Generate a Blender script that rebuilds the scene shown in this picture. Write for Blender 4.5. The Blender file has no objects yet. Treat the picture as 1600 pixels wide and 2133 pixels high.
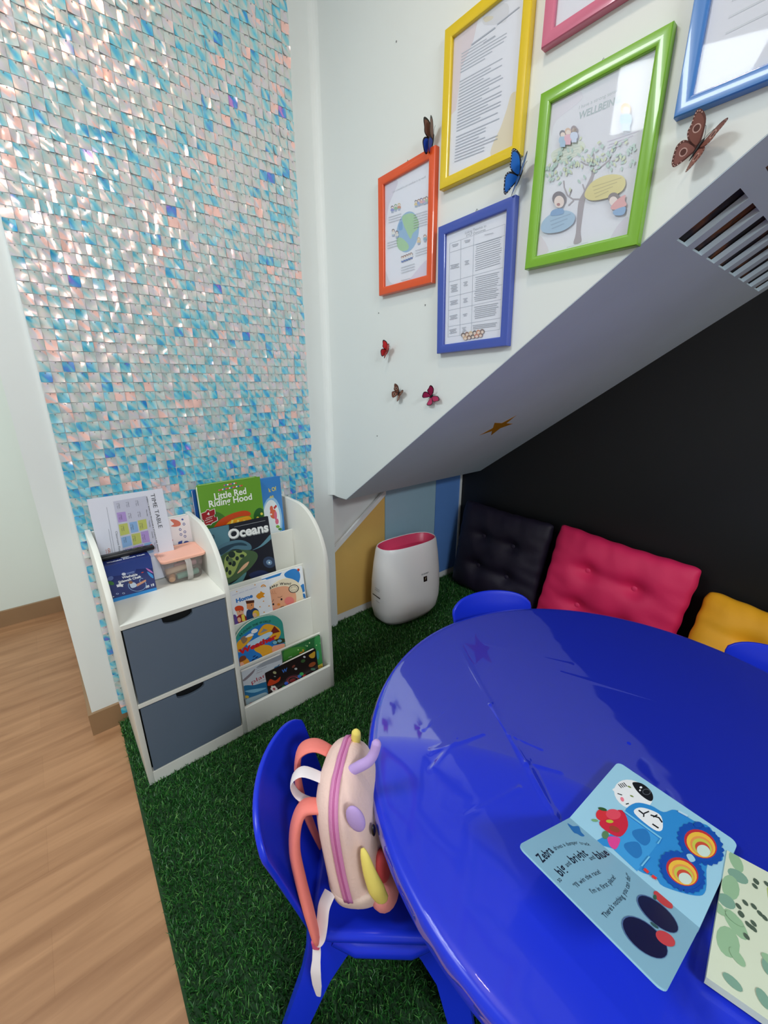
import bpy, bmesh, math, random
import numpy as np
from mathutils import Vector, Matrix
random.seed(7); np.random.seed(7)
PI = math.pi
SC = bpy.context.scene
COL = SC.collection

# ------------------------------------------------------------------ camera
cam_d = bpy.data.cameras.new('camera'); cam = bpy.data.objects.new('camera', cam_d); COL.objects.link(cam)
cam_d.sensor_fit = 'HORIZONTAL'; cam_d.sensor_width = 36.0; cam_d.lens = 36.0 * 855.906 / 1600.0
cam_d.clip_start = 0.02
rt = Vector((0.76705587, -0.6415803, -0.00018275)); up = Vector((0.19631458, 0.23443716, 0.95210283)); fw = Vector((0.61080756, 0.73035194, -0.30577797))
mw = Matrix.Identity(4)
for i in range(3):
    mw[i][0] = rt[i]; mw[i][1] = up[i]; mw[i][2] = -fw[i]
mw[0][3], mw[1][3], mw[2][3] = -1.0, -1.568, 1.215
cam.matrix_world = mw
SC.camera = cam
# ------------------------------------------------------------------ view
SC.view_settings.view_transform = 'Standard'; SC.view_settings.look = 'None'
SC.view_settings.gamma = 1.0; SC.view_settings.use_curve_mapping = False
SC.view_settings.exposure = 0.0
# ------------------------------------------------------------------ world + lamps
wd = bpy.data.worlds.new('world'); SC.world = wd; wd.use_nodes = True
wd.node_tree.nodes['Background'].inputs[0].default_value = (0.80, 0.88, 1.0, 1)
wd.node_tree.nodes['Background'].inputs[1].default_value = 0.30
def area(name, loc, size, power, color, target):
    l = bpy.data.lights.new(name, 'AREA'); l.shape = 'RECTANGLE'; l.size, l.size_y = size; l.energy = power; l.color = color
    o = bpy.data.objects.new(name, l); COL.objects.link(o); o.location = loc
    o.rotation_euler = (Vector(target) - Vector(loc)).to_track_quat('-Z', 'Y').to_euler()
    return o
area('hall_ceiling_lamp', (-2.0, -0.45, 2.68), (0.6, 0.6), 33, (0.90, 0.97, 1.0), (-1.9, -0.5, 0))
area('room_ceiling_lamp', (-1.2, -3.75, 2.66), (0.9, 0.6), 58, (0.90, 0.97, 1.0), (-0.9, -2.9, 0))
area('warm_downlight', (-0.62, -1.0, 2.70), (0.12, 0.12), 5, (1.0, 0.80, 0.60), (-0.62, -1.0, 0))

# ------------------------------------------------------------------ helpers
def s2l(c):
    c = c / 255.0
    return c / 12.92 if c <= 0.04045 else ((c + 0.055) / 1.055) ** 2.4
def lin(rgb): return (s2l(rgb[0]), s2l(rgb[1]), s2l(rgb[2]), 1.0)
MATS = {}
def mat(rgb, rough=0.5, metal=0.0, spec=0.5, coat=0.0, noise=0.0, nscale=20.0, bump=0.0, bscale=60.0, sheen=0.0, name=None):
    key = (tuple(rgb), rough, metal, spec, coat, noise, nscale, bump, bscale, sheen)
    if key in MATS: return MATS[key]
    m = bpy.data.materials.new(name or 'paint_%02x%02x%02x' % tuple(int(v) for v in rgb)); m.use_nodes = True
    nt = m.node_tree; b = nt.nodes['Principled BSDF']
    b.inputs['Base Color'].default_value = lin(rgb); b.inputs['Roughness'].default_value = rough
    b.inputs['Metallic'].default_value = metal; b.inputs['Specular IOR Level'].default_value = spec
    b.inputs['Coat Weight'].default_value = coat; b.inputs['Sheen Weight'].default_value = sheen
    tc = None
    if noise or bump:
        tc = nt.nodes.new('ShaderNodeTexCoord')
    if noise:
        n = nt.nodes.new('ShaderNodeTexNoise'); n.inputs['Scale'].default_value = nscale; n.inputs['Detail'].default_value = 5
        nt.links.new(tc.outputs['Object'], n.inputs['Vector'])
        mx = nt.nodes.new('ShaderNodeMix'); mx.data_type = 'RGBA'; mx.blend_type = 'MULTIPLY'
        mr = nt.nodes.new('ShaderNodeMapRange'); mr.inputs['To Min'].default_value = 1 - noise; mr.inputs['To Max'].default_value = 1 + noise * 0.5
        nt.links.new(n.outputs['Fac'], mr.inputs['Value'])
        mx.inputs['Factor'].default_value = 1.0; mx.inputs['A'].default_value = lin(rgb)
        nt.links.new(mr.outputs['Result'], mx.inputs['B']); nt.links.new(mx.outputs['Result'], b.inputs['Base Color'])
    if bump:
        n2 = nt.nodes.new('ShaderNodeTexNoise'); n2.inputs['Scale'].default_value = bscale; n2.inputs['Detail'].default_value = 3
        nt.links.new(tc.outputs['Object'], n2.inputs['Vector'])
        bp = nt.nodes.new('ShaderNodeBump'); bp.inputs['Strength'].default_value = bump; bp.inputs['Distance'].default_value = 0.002
        nt.links.new(n2.outputs['Fac'], bp.inputs['Height']); nt.links.new(bp.outputs['Normal'], b.inputs['Normal'])
    MATS[key] = m
    return m
def clear_mat(name, tint=(255, 255, 255), gloss=0.08, rough=0.05, haze=0.0, hazecol=(235, 235, 235)):
    m = bpy.data.materials.new(name); m.use_nodes = True; nt = m.node_tree
    for n in list(nt.nodes):
        if n.type == 'BSDF_PRINCIPLED': nt.nodes.remove(n)
    out = [n for n in nt.nodes if n.type == 'OUTPUT_MATERIAL'][0]
    tr = nt.nodes.new('ShaderNodeBsdfTransparent'); tr.inputs[0].default_value = lin(tint)
    gl = nt.nodes.new('ShaderNodeBsdfGlossy'); gl.inputs['Roughness'].default_value = rough
    fr = nt.nodes.new('ShaderNodeFresnel'); fr.inputs[0].default_value = 1.45
    ad = nt.nodes.new('ShaderNodeMath'); ad.operation = 'MULTIPLY_ADD'; ad.inputs[1].default_value = gloss / 0.08 * 0.8; ad.inputs[2].default_value = 0.0; ad.use_clamp = True
    nt.links.new(fr.outputs[0], ad.inputs[0])
    mx = nt.nodes.new('ShaderNodeMixShader'); nt.links.new(ad.outputs[0], mx.inputs[0])
    base = tr
    if haze:
        df = nt.nodes.new('ShaderNodeBsdfDiffuse'); df.inputs[0].default_value = lin(hazecol)
        mh = nt.nodes.new('ShaderNodeMixShader'); mh.inputs[0].default_value = haze
        nt.links.new(tr.outputs[0], mh.inputs[1]); nt.links.new(df.outputs[0], mh.inputs[2]); base = mh
    nt.links.new(base.outputs[0], mx.inputs[1]); nt.links.new(gl.outputs[0], mx.inputs[2])
    nt.links.new(mx.outputs[0], out.inputs[0])
    return m

class MB:
    def __init__(s): s.v = []; s.f = []; s.m = []; s.mats = []
    def mi(s, m):
        if m not in s.mats: s.mats.append(m)
        return s.mats.index(m)
    def add(s, vs, fs, m):
        o = len(s.v); k = s.mi(m)
        s.v += [tuple(v) for v in vs]
        for f in fs: s.f.append(tuple(i + o for i in f)); s.m.append(k)
    def box(s, a, b, m, bev=0.0, T=None):
        a = Vector(a); b = Vector(b)
        bm = bmesh.new(); bmesh.ops.create_cube(bm, size=1.0)
        for v in bm.verts:
            v.co = Vector([(a[i] + b[i]) / 2 + v.co[i] * (b[i] - a[i]) for i in range(3)])
        if bev: bmesh.ops.bevel(bm, geom=bm.edges[:], offset=bev, segments=2, profile=0.5, affect='EDGES')
        s.bm(bm, m, T)
    def bm(s, bm, m, T=None):
        if T is not None: bmesh.ops.transform(bm, matrix=T, verts=bm.verts[:])
        bm.verts.index_update(); s.add([v.co[:] for v in bm.verts], [[v.index for v in f.verts] for f in bm.faces], m); bm.free()
    def prism(s, pts, d, m, bev=0.0, T=None):
        """pts: list of 3-D points of a planar outline, d: extrusion vector"""
        bm = bmesh.new(); vs = [bm.verts.new(p) for p in pts]; f = bm.faces.new(vs)
        r = bmesh.ops.extrude_face_region(bm, geom=[f]); nv = [e for e in r['geom'] if isinstance(e, bmesh.types.BMVert)]
        bmesh.ops.translate(bm, vec=Vector(d), verts=nv)
        bmesh.ops.recalc_face_normals(bm, faces=bm.faces[:])
        if bev: bmesh.ops.bevel(bm, geom=[e for e in bm.edges if e.calc_face_angle(0) > 0.5], offset=bev, segments=2, profile=0.5, affect='EDGES')
        s.bm(bm, m, T)
    def tube(s, path, r, m, n=10, flat=1.0, cap=True, upv=None, smooth_path=0):
        """sweep; r scalar or list; flat<1 squeezes the section along the second axis"""
        if smooth_path and len(path) > 2:
            q = []; rq = []; rl = r if isinstance(r, (list, tuple)) else [r] * len(path)
            for i in range(len(path) - 1):
                p0, p1, p2, p3 = [np.array(path[min(max(i + d, 0), len(path) - 1)], float) for d in (-1, 0, 1, 2)]
                for j in range(smooth_path):
                    t = j / smooth_path; q.append(0.5 * (2 * p1 + (p2 - p0) * t + (2 * p0 - 5 * p1 + 4 * p2 - p3) * t * t + (3 * p1 - p0 - 3 * p2 + p3) * t ** 3)); rq.append(rl[i] * (1 - t) + rl[i + 1] * t)
            q.append(np.array(path[-1], float)); rq.append(rl[-1]); path = q; r = rq
        P = [Vector(p) for p in path]; k = len(P); vs = []; prev = None
        for i, p in enumerate(P):
            t = (P[min(i + 1, k - 1)] - P[max(i - 1, 0)]).normalized()
            if prev is None:
                a = Vector(upv) if upv else (Vector((0, 0, 1)) if abs(t.z) < 0.9 else Vector((1, 0, 0)))
            else: a = prev
            a = (a - t * a.dot(t)).normalized(); prev = a; b = t.cross(a)
            rr = r[i] if isinstance(r, (list, tuple)) else r
            for j in range(n):
                an = 2 * PI * j / n
                vs.append(p + a * math.cos(an) * rr + b * math.sin(an) * rr * flat)
        fs = [(i * n + j, i * n + (j + 1) % n, (i + 1) * n + (j + 1) % n, (i + 1) * n + j) for i in range(k - 1) for j in range(n)]
        if cap: fs += [tuple(range(n))[::-1], tuple((k - 1) * n + j for j in range(n))]
        s.add(vs, fs, m)
    def loft(s, rings, m, cap=True):
        n = len(rings[0]); vs = [p for r in rings for p in r]; k = len(rings)
        fs = [(i * n + j, i * n + (j + 1) % n, (i + 1) * n + (j + 1) % n, (i + 1) * n + j) for i in range(k - 1) for j in range(n)]
        if cap: fs += [tuple(range(n))[::-1], tuple((k - 1) * n + j for j in range(n))]
        s.add(vs, fs, m)
    def grid(s, fn, nu, nv, m):
        vs = [fn(i / nu, j / nv) for j in range(nv + 1) for i in range(nu + 1)]
        fs = [(j * (nu + 1) + i, j * (nu + 1) + i + 1, (j + 1) * (nu + 1) + i + 1, (j + 1) * (nu + 1) + i) for j in range(nv) for i in range(nu)]
        s.add(vs, fs, m)
    def ball(s, c, r, m, seg=20, rings=12, T=None):
        c = Vector(c); r = (r, r, r) if not hasattr(r, '__len__') else r
        bm = bmesh.new(); bmesh.ops.create_uvsphere(bm, u_segments=seg, v_segments=rings, radius=1.0)
        for v in bm.verts: v.co = Vector((v.co.x * r[0], v.co.y * r[1], v.co.z * r[2]))
        if T is not None: bmesh.ops.transform(bm, matrix=T, verts=bm.verts[:])
        for v in bm.verts: v.co += c
        s.bm(bm, m)
def obj(name, mb, parent=None, smooth=None, mods=None):
    me = bpy.data.meshes.new(name); me.from_pydata(mb.v, [], mb.f)
    for m in mb.mats: me.materials.append(m)
    me.polygons.foreach_set('material_index', mb.m); me.validate(); me.update()
    if smooth is not None:
        me.polygons.foreach_set('use_smooth', [True] * len(me.polygons))
        if smooth < 3: me.set_sharp_from_angle(angle=smooth)
    o = bpy.data.objects.new(name, me); COL.objects.link(o)
    if parent: o.parent = parent
    return o
def sub(o, lv=2):
    md = o.modifiers.new('subdivision', 'SUBSURF'); md.levels = lv; md.render_levels = lv; return o
def thing(name, label, cat, loc=(0, 0, 0), rotz=0.0, group=None, rot=None):
    o = bpy.data.objects.new(name, None); COL.objects.link(o); o.empty_display_size = 0.05
    o.location = loc; o.rotation_euler = rot if rot else (0, 0, rotz); o['label'] = label; o['category'] = cat
    if group: o['group'] = group
    return o
def tag(o, label, cat, group=None, kind=None):
    o['label'] = label; o['category'] = cat
    if group: o['group'] = group
    if kind: o['kind'] = kind
    return o
def struct(name, mb, label=None, smooth=None):
    o = obj(name, mb, None, smooth); o['kind'] = 'structure'
    if label: o['label'] = label; o['category'] = name.split('_')[0]
    return o

# ---- printed artwork: flat coloured shapes stacked on a surface, given in sketch coordinates
def homog(src, dst):
    A = []; b = []
    for (x, y), (u, v) in zip(src, dst):
        A.append([x, y, 1, 0, 0, 0, -u * x, -u * y]); b.append(u)
        A.append([0, 0, 0, x, y, 1, -v * x, -v * y]); b.append(v)
    h = np.linalg.solve(np.array(A, float), np.array(b, float))
    return np.append(h, 1).reshape(3, 3)
FONT_CACHE = {}
def glyphs(s, bold=0.0, sp=1.0):
    key = (s, bold, sp)
    if key not in FONT_CACHE:
        cu = bpy.data.curves.new('t', 'FONT'); cu.body = s; cu.size = 1.0; cu.offset = bold; cu.resolution_u = 3; cu.space_character = sp
        o = bpy.data.objects.new('t', cu); COL.objects.link(o)
        dg = bpy.context.evaluated_depsgraph_get(); ev = o.evaluated_get(dg); me = ev.to_mesh()
        vs = [(v.co.x, v.co.y) for v in me.vertices]; fs = [tuple(p.vertices) for p in me.polygons]
        ev.to_mesh_clear(); bpy.data.objects.remove(o); bpy.data.curves.remove(cu)
        FONT_CACHE[key] = (vs, fs)
    return FONT_CACHE[key]
class Art:
    """shapes on the local plane y=y0 (facing -y); u to the right (x), v up (z)"""
    def __init__(s, mb, quad=None, w=1, h=1, x0=0, z0=0, y0=0.0, to3=None):
        s.mb = mb; s.k = 1; s.y0 = y0; s.x0 = x0; s.z0 = z0; s.to3 = to3; s.w = w; s.h = h
        # quad: TL,TR,BR,BL in sketch coordinates
        s.H = homog(quad, [(0, h), (w, h), (w, 0), (0, 0)]) if quad else None
    def uv(s, p):
        if s.H is None: return p
        q = s.H @ np.array([p[0], p[1], 1.0]); return (q[0] / q[2], q[1] / q[2])
    def P(s, u, v, k):
        if s.to3: return s.to3(u, v, k * 0.000025)
        return (s.x0 + u, s.y0 - k * 0.000025, s.z0 + v)
    def layer(s): s.k += 1
    def clipuv(s, q):
        # Sutherland-Hodgman against the sheet
        def cl(pts, f, g):
            out = []
            for i in range(len(pts)):
                a, b = pts[i], pts[(i + 1) % len(pts)]
                fa, fb = f(a), f(b)
                if fa >= 0: out.append(a)
                if fa * fb < 0:
                    t = fa / (fa - fb); out.append((a[0] + (b[0] - a[0]) * t, a[1] + (b[1] - a[1]) * t))
            return out
        for f in (lambda p: p[0], lambda p: s.w - p[0], lambda p: p[1], lambda p: s.h - p[1]):
            q = cl(q, f, None)
            if len(q) < 3: return []
        if getattr(s, 'shape', None):
            S_ = s.shape
            for i in range(len(S_)):
                (x0, y0), (x1, y1) = S_[i], S_[(i + 1) % len(S_)]
                q = cl(q, lambda p: (x1 - x0) * (p[1] - y0) - (y1 - y0) * (p[0] - x0), None)
                if len(q) < 3: return []
        return q
    def poly(s, pts, m, raw=False, clip=True):
        q = [tuple(p) for p in pts] if raw else [s.uv(p) for p in pts]
        if clip: q = s.clipuv(q)
        if len(q) < 3: return
        ar = sum(q[i][0] * q[(i + 1) % len(q)][1] - q[(i + 1) % len(q)][0] * q[i][1] for i in range(len(q)))
        if ar < 0: q = q[::-1]
        s.mb.add([s.P(u, v, s.k) for u, v in q], [tuple(range(len(q)))], m); s.k += 1
    def smooth(s, pts, m, n=4, **kw):
        N = len(pts); out = []
        for i in range(N):
            p0, p1, p2, p3 = [np.array(pts[(i + d) % N], float) for d in (-1, 0, 1, 2)]
            for j in range(n):
                t = j / n
                out.append(tuple(0.5 * (2 * p1 + (p2 - p0) * t + (2 * p0 - 5 * p1 + 4 * p2 - p3) * t * t + (3 * p1 - p0 - 3 * p2 + p3) * t ** 3)))
        s.poly(out, m, **kw)
    def ell(s, c, a, b, m, rot=0.0, n=24, a0=0, a1=360, raw=False):
        r = math.radians(rot); pts = []
        for i in range(n + (a1 - a0 < 360)):
            t = math.radians(a0 + (a1 - a0) * i / n); x = a * math.cos(t); y = b * math.sin(t)
            pts.append((c[0] + x * math.cos(r) - y * math.sin(r), c[1] + x * math.sin(r) + y * math.cos(r)))
        s.poly(pts, m, raw=raw)
    def line(s, pts, wd, m, raw=False):
        """stroke, wd in sketch units"""
        k = s.k
        L = []; R = []
        for i, p in enumerate(pts):
            a = np.array(pts[max(i - 1, 0)], float); b = np.array(pts[min(i + 1, len(pts) - 1)], float)
            d = b - a; d = d / (np.hypot(*d) + 1e-9); n = np.array([-d[1], d[0]])
            ww = wd[i] if isinstance(wd, (list, tuple)) else wd
            L.append(tuple(np.array(p) + n * ww / 2)); R.append(tuple(np.array(p) - n * ww / 2))
        s.poly(L + R[::-1], m, raw=raw)
    def arc(s, c, r0, r1, a0, a1, m, n=16, sq=1.0, rot=0.0):
        rr = math.radians(rot); pts = []
        for rad, seq in ((r1, range(n + 1)), (r0, range(n, -1, -1))):
            for i in seq:
                t = math.radians(a0 + (a1 - a0) * i / n); x = rad * math.cos(t); y = rad * math.sin(t) * sq
                pts.append((c[0] + x * math.cos(rr) - y * math.sin(rr), c[1] + x * math.sin(rr) + y * math.cos(rr)))
        s.poly(pts, m)
    def text(s, st, p, q, m, hgt=None, bold=0.0, raw=False, sp=1.0):
        """baseline from p to q (sketch), optional cap height in local metres"""
        a = np.array(p if raw else s.uv(p), float); b = np.array(q if raw else s.uv(q), float)
        vs, fs = glyphs(st, bold, sp)
        if not vs: return
        xs = [v[0] for v in vs]; W = max(xs) - min(xs); x0 = min(xs)
        d = b - a; L = np.hypot(*d); e = d / L; n = np.array([-e[1], e[0]]); sx = L / W; sy = (hgt / 0.7) if hgt else sx
        s.mb.add([s.P(*(a + e * (x - x0) * sx + n * y * sy), s.k) for x, y in vs], fs, m); s.k += 1
    def curvetext(s, st, pts, m, hgt, bold=0.0):
        """letters one by one along a polyline in sketch coordinates"""
        uv = [np.array(s.uv(p), float) for p in pts]; seg = [np.hypot(*(uv[i + 1] - uv[i])) for i in range(len(uv) - 1)]; T = sum(seg)
        fl = -1 if getattr(s, 'flip', False) else 1; GL = []
        for ch in st:
            if ch == ' ': GL.append((None, None, 0, 0.26)); continue
            vs, fs = glyphs(ch, bold); xs = [v[0] for v in vs]; GL.append((vs, fs, min(xs), max(xs) - min(xs)))
        sx = T / (sum(g[3] + 0.09 for g in GL)); sy = hgt / 0.7; pos = 0.0
        for vs, fs, x0, W in GL:
            d = pos + W * sx * 0.5; pos += (W + 0.09) * sx
            if vs is None: continue
            j = 0
            while j < len(seg) - 1 and d > seg[j]: d -= seg[j]; j += 1
            e = (uv[j + 1] - uv[j]) / seg[j]; a = uv[j] + e * d; nn = np.array([-e[1], e[0]]) * fl
            s.mb.add([s.P(*(a + e * (x - x0 - W / 2) * sx + nn * y * sy), s.k) for x, y in vs], fs, m)
        s.k += 1

WHITE = mat((240, 240, 238), 0.5); INK = mat((30, 30, 36), 0.5)
WASH = 0.0
def C(r, g, b, rough=0.35):
    w = WASH; return mat((round(r + (232 - r) * w), round(g + (234 - g) * w), round(b + (242 - b) * w)), rough)

# ================================================================== SETTING
CEIL = 2.75
wallm = mat((226, 232, 231), 0.55, noise=0.02, nscale=3, bump=0.08, bscale=90, name='white_wall_paint')
alcovem = mat((226, 226, 226), 0.55, name='white_alcove_paint')
soffm = mat((206, 222, 232), 0.6, noise=0.16, nscale=2.6, bump=0.15, bscale=8, name='soffit_paint')
blackm = mat((10, 10, 13), 0.55, noise=0.1, nscale=4, name='blackboard_paint')

# wooden floor
def wood_material(name, a, b, pl_len, pl_wid, rough=0.42):
    m = bpy.data.materials.new(name); m.use_nodes = True; nt = m.node_tree; bs = nt.nodes['Principled BSDF']; bs.inputs['Roughness'].default_value = rough
    tc = nt.nodes.new('ShaderNodeTexCoord')
    br = nt.nodes.new('ShaderNodeTexBrick'); br.inputs['Scale'].default_value = 1.0; br.inputs['Brick Width'].default_value = pl_len; br.inputs['Row Height'].default_value = pl_wid
    br.inputs['Mortar Size'].default_value = 0.0008; br.inputs['Mortar Smooth'].default_value = 0.2; br.inputs['Color1'].default_value = (0.35, 0.35, 0.35, 1); br.inputs['Color2'].default_value = (0.65, 0.65, 0.65, 1); br.inputs['Mortar'].default_value = (0.2, 0.2, 0.2, 1)
    nt.links.new(tc.outputs['Object'], br.inputs['Vector'])
    mp = nt.nodes.new('ShaderNodeMapping'); mp.inputs['Scale'].default_value = (1.6, 16, 1); nt.links.new(tc.outputs['Object'], mp.inputs[0])
    n = nt.nodes.new('ShaderNodeTexNoise'); n.inputs['Scale'].default_value = 1.6; n.inputs['Detail'].default_value = 6; n.inputs['Distortion'].default_value = 0.6; nt.links.new(mp.outputs[0], n.inputs['Vector'])
    ad = nt.nodes.new('ShaderNodeMath'); ad.operation = 'MULTIPLY_ADD'; ad.inputs[1].default_value = 0.28; nt.links.new(br.outputs['Color'], ad.inputs[0]); nt.links.new(n.outputs['Fac'], ad.inputs[2])
    rp = nt.nodes.new('ShaderNodeValToRGB'); rp.color_ramp.elements[0].position = 0.42; rp.color_ramp.elements[0].color = lin(a); rp.color_ramp.elements[1].position = 0.8; rp.color_ramp.elements[1].color = lin(b)
    nt.links.new(ad.outputs[0], rp.inputs[0]); nt.links.new(rp.outputs[0], bs.inputs['Base Color'])
    return m
woodm = wood_material('oak_vinyl_floor', (150, 106, 72), (182, 136, 98), 1.2, 0.15)
skirtm = mat((150, 118, 86), 0.45, noise=0.12, nscale=9, name='wood_skirting')

b = MB(); b.box((-3.4, -4.4, -0.05), (1.2, 1.4, 0.0), woodm); struct('floor', b, 'light oak plank floor')
b = MB(); b.box((-3.4, -4.4, CEIL), (1.2, 1.4, CEIL + 0.05), wallm); struct('ceiling', b)
# wall behind the sequins and on into the alcove (one straight wall)
b = MB(); b.box((-1.045, 0.0, 0), (0.0, 0.14, CEIL), wallm, 0.0); b.box((0.0, 0.04, 0.0), (1.2, 0.14, CEIL), alcovem); struct('wall_back', b, 'white wall behind the sequin panel')
# rounded corner fillet where the wall meets the stair side
b = MB(); pts = [(0.001, -0.03, 0), (0.001, 0.001, 0), (-0.03, 0.001, 0)] + [(-0.03 + 0.03 * math.sin(t), -0.03 + 0.03 * math.cos(t), 0) for t in [PI / 2 * i / 6 for i in range(1, 6)]]
b.prism([(p[0], p[1], 0.71) for p in pts], (0, 0, CEIL - 0.71), wallm); o = struct('trim_1', b, 'rounded plaster corner beside the sequin panel')
b = MB(); b.box((-3.4, 1.12, 0), (-0.9, 1.24, CEIL), mat((224, 233, 226), 0.55, name='hall_wall_paint')); struct('wall_far', b, 'far hallway wall at the left edge')
b = MB(); b.box((-1.045, 0.14, 0), (-0.93, 1.12, CEIL), wallm); struct('wall_hall', b)
b = MB(); b.box((-3.4, -4.4, 0), (-3.3, 1.4, CEIL), wallm); struct('wall_left', b)
b = MB(); b.box((-3.3, -4.4, 0), (0.96, -4.3, CEIL), wallm); struct('wall_front', b)
b = MB(); b.box((0.96, -4.4, 0), (1.06, 0.04, CEIL), blackm); struct('wall_black', b, 'matt black wall under the stairs')
b = MB(); b.box((-3.3, 1.105, 0), (-1.045, 1.12, 0.085), skirtm); struct('baseboard_far', b)
b = MB(); b.box((-1.045, -0.012, 0), (-0.27, 0.0, 0.088), skirtm); b.box((-1.057, -0.012, 0), (-1.045, 1.105, 0.088), skirtm); struct('baseboard_back', b)
b = MB(); b.box((0.948, -4.3, 0), (0.96, 0.035, 0.085), mat((172, 138, 96), 0.45, noise=0.12, nscale=9)); struct('baseboard_right', b)
b = MB(); b.box((-0.27, 0.028, 0), (0.955, 0.04, 0.055), alcovem); struct('baseboard_alcove', b)

# stair side wall (the wall with the pictures) : slanted lower edge
SL = 0.72
def zs(y): return 0.708 + max(0, (-0.108 - y)) * SL      # height of the slanted underside
pr = [(0.0, 0.0, 0.708), (0.0, -0.05, 0.706), (0.0, -0.108, 0.708), (0.0, -0.108 - (CEIL - 0.708) / SL, CEIL), (0.0, 0.0, CEIL)]
b = MB(); b.prism(pr, (0.06, 0, 0), wallm); struct('wall_right', b, 'white stair side wall hung with framed pictures')
# soffit slab with rows of open slots, built as strips
soff = MB()
u0 = 0.0; cs = 1 / math.hypot(1, SL); 
def SP(x, t, d=0.0):          # t metres along the slope from y=-0.108; d above the surface
    return (x, -0.108 - t * cs + d * SL * cs, 0.708 + t * SL * cs + d * cs)
T_END = (CEIL - 0.708) / SL / cs
SLOT0 = 1.345; ROWS = [(SLOT0 + i * 0.150, SLOT0 + i * 0.150 + 0.112) for i in range(8)]
COLS = [(0.104 + i * 0.106, 0.104 + i * 0.106 + 0.070) for i in range(8)]
TH = 0.011
def sbox(x0, x1, t0, t1):
    vs = [SP(x, t, d) for d in (-0.0015, TH) for (x, t) in ((x0, t0), (x1, t0), (x1, t1), (x0, t1))]
    soff.add(vs, [(0, 1, 2, 3), (7, 6, 5, 4), (0, 4, 5, 1), (1, 5, 6, 2), (2, 6, 7, 3), (3, 7, 4, 0)], soffm)
sbox(0.0008, 0.96, 0.0, SLOT0)
prev = SLOT0
for (a, c) in ROWS:
    if a > prev: sbox(0.0008, 0.96, prev, a)
    xs = [0.0008] + [v for p in COLS for v in p] + [0.96]
    for i in range(0, len(xs), 2): sbox(xs[i], xs[i + 1], a, c)
    prev = c
sbox(0.0008, 0.96, prev, T_END)
# flat lower part of the soffit
soff.add([(0.06, -0.108, 0.7067), (0.96, -0.108, 0.7067), (0.96, 0.04, 0.655), (0.06, 0.04, 0.672), (0.0008, -0.108, 0.7067), (0.0008, 0.0, 0.7067), (0.0008, 0.04, 0.672),
          (0.06, -0.1, 0.74), (0.96, -0.1, 0.74), (0.96, 0.04, 0.74), (0.06, 0.04, 0.74)], [(3, 2, 1, 0), (6, 3, 0, 4, 5), (7, 8, 9, 10), (0, 1, 8, 7), (1, 2, 9, 8)], soffm)
struct('ceiling_soffit', soff, 'sloping grey underside of the stairs with open slots')
# panel close above the slots, unlit space and coloured scraps painted on it
dk = bpy.data.materials.new('painted_void_scraps'); dk.use_nodes = True; nt = dk.node_tree; bs = nt.nodes['Principled BSDF']
tc = nt.nodes.new('ShaderNodeTexCoord'); n = nt.nodes.new('ShaderNodeTexNoise'); n.inputs['Scale'].default_value = 14; n.inputs['Detail'].default_value = 4; nt.links.new(tc.outputs['Object'], n.inputs['Vector'])
rp = nt.nodes.new('ShaderNodeValToRGB'); els = rp.color_ramp.elements; els[0].position = 0.36; els[0].color = lin((14, 12, 14)); els[1].position = 0.72; els[1].color = lin((40, 60, 44))
for p, c in ((0.47, (30, 24, 34)), (0.53, (70, 44, 34)), (0.6, (120, 66, 22)), (0.64, (30, 34, 30))):
    e = els.new(p); e.color = lin(c)
nt.links.new(n.outputs['Fac'], rp.inputs[0]); nt.links.new(rp.outputs[0], bs.inputs['Base Color']); bs.inputs['Roughness'].default_value = 0.8
b = MB(); b.add([SP(x, t, TH + 0.003) for x, t in ((0.06, SLOT0 - 0.05), (0.96, SLOT0 - 0.05), (0.96, T_END), (0.06, T_END))] + [SP(x, t, TH + 0.02) for x, t in ((0.06, SLOT0 - 0.05), (0.96, SLOT0 - 0.05), (0.96, T_END), (0.06, T_END))], [(0, 1, 2, 3), (7, 6, 5, 4), (0, 4, 5, 1), (1, 5, 6, 2), (2, 6, 7, 3), (3, 7, 4, 0)], dk)
struct('ceiling_painted_void', b)
# gold star stuck on the soffit
b = MB(); st = []
for i in range(10):
    a = 2 * PI * i / 10 + 0.15; r = 0.084 if i % 2 == 0 else 0.033
    st.append(SP(0.450 + r * math.cos(a), 0.560 + r * math.sin(a) * 1.0 , -0.0005))
b.prism(st, (Vector(SP(0, 0, -0.0015)) - Vector(SP(0, 0, 0)))[:], mat((214, 150, 30), 0.35, metal=0.3, name='gold_sticker'))
tag(obj('star_sticker', b), 'gold five-pointed star sticker on the sloping soffit', 'sticker')

# alcove cladding: three coloured boards and a slanting trim
b = MB(); b.prism([(-0.26, 0.038, 0.05), (0.338, 0.038, 0.05), (0.338, 0.038, 0.655), (-0.03, 0.038, 0.39), (-0.26, 0.038, 0.22)], (0, -0.012, 0), mat((226, 184, 104), 0.45, noise=0.04, nscale=6, name='yellow_board'))
o = struct('wall_panel_yellow', b, 'yellow board on the alcove back wall')
b = MB(); b.box((0.341, 0.026, 0.05), (0.728, 0.038, 0.675), mat((158, 190, 208), 0.45, noise=0.03, name='pale_blue_board')); struct('wall_panel_pale_blue', b, 'pale grey-blue board on the alcove back wall')
b = MB(); b.box((0.731, 0.026, 0.05), (0.943, 0.038, 0.665), mat((96, 142, 212), 0.45, noise=0.03, name='blue_board')); struct('wall_panel_blue', b, 'mid blue board beside the black wall')
b = MB(); b.prism([(-0.26, 0.026, 0.215), (0.335, 0.026, 0.645), (0.335, 0.026, 0.672), (-0.26, 0.026, 0.245)], (0, -0.014, 0), alcovem); struct('trim_2', b, 'slanting white trim above the yellow board')
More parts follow.
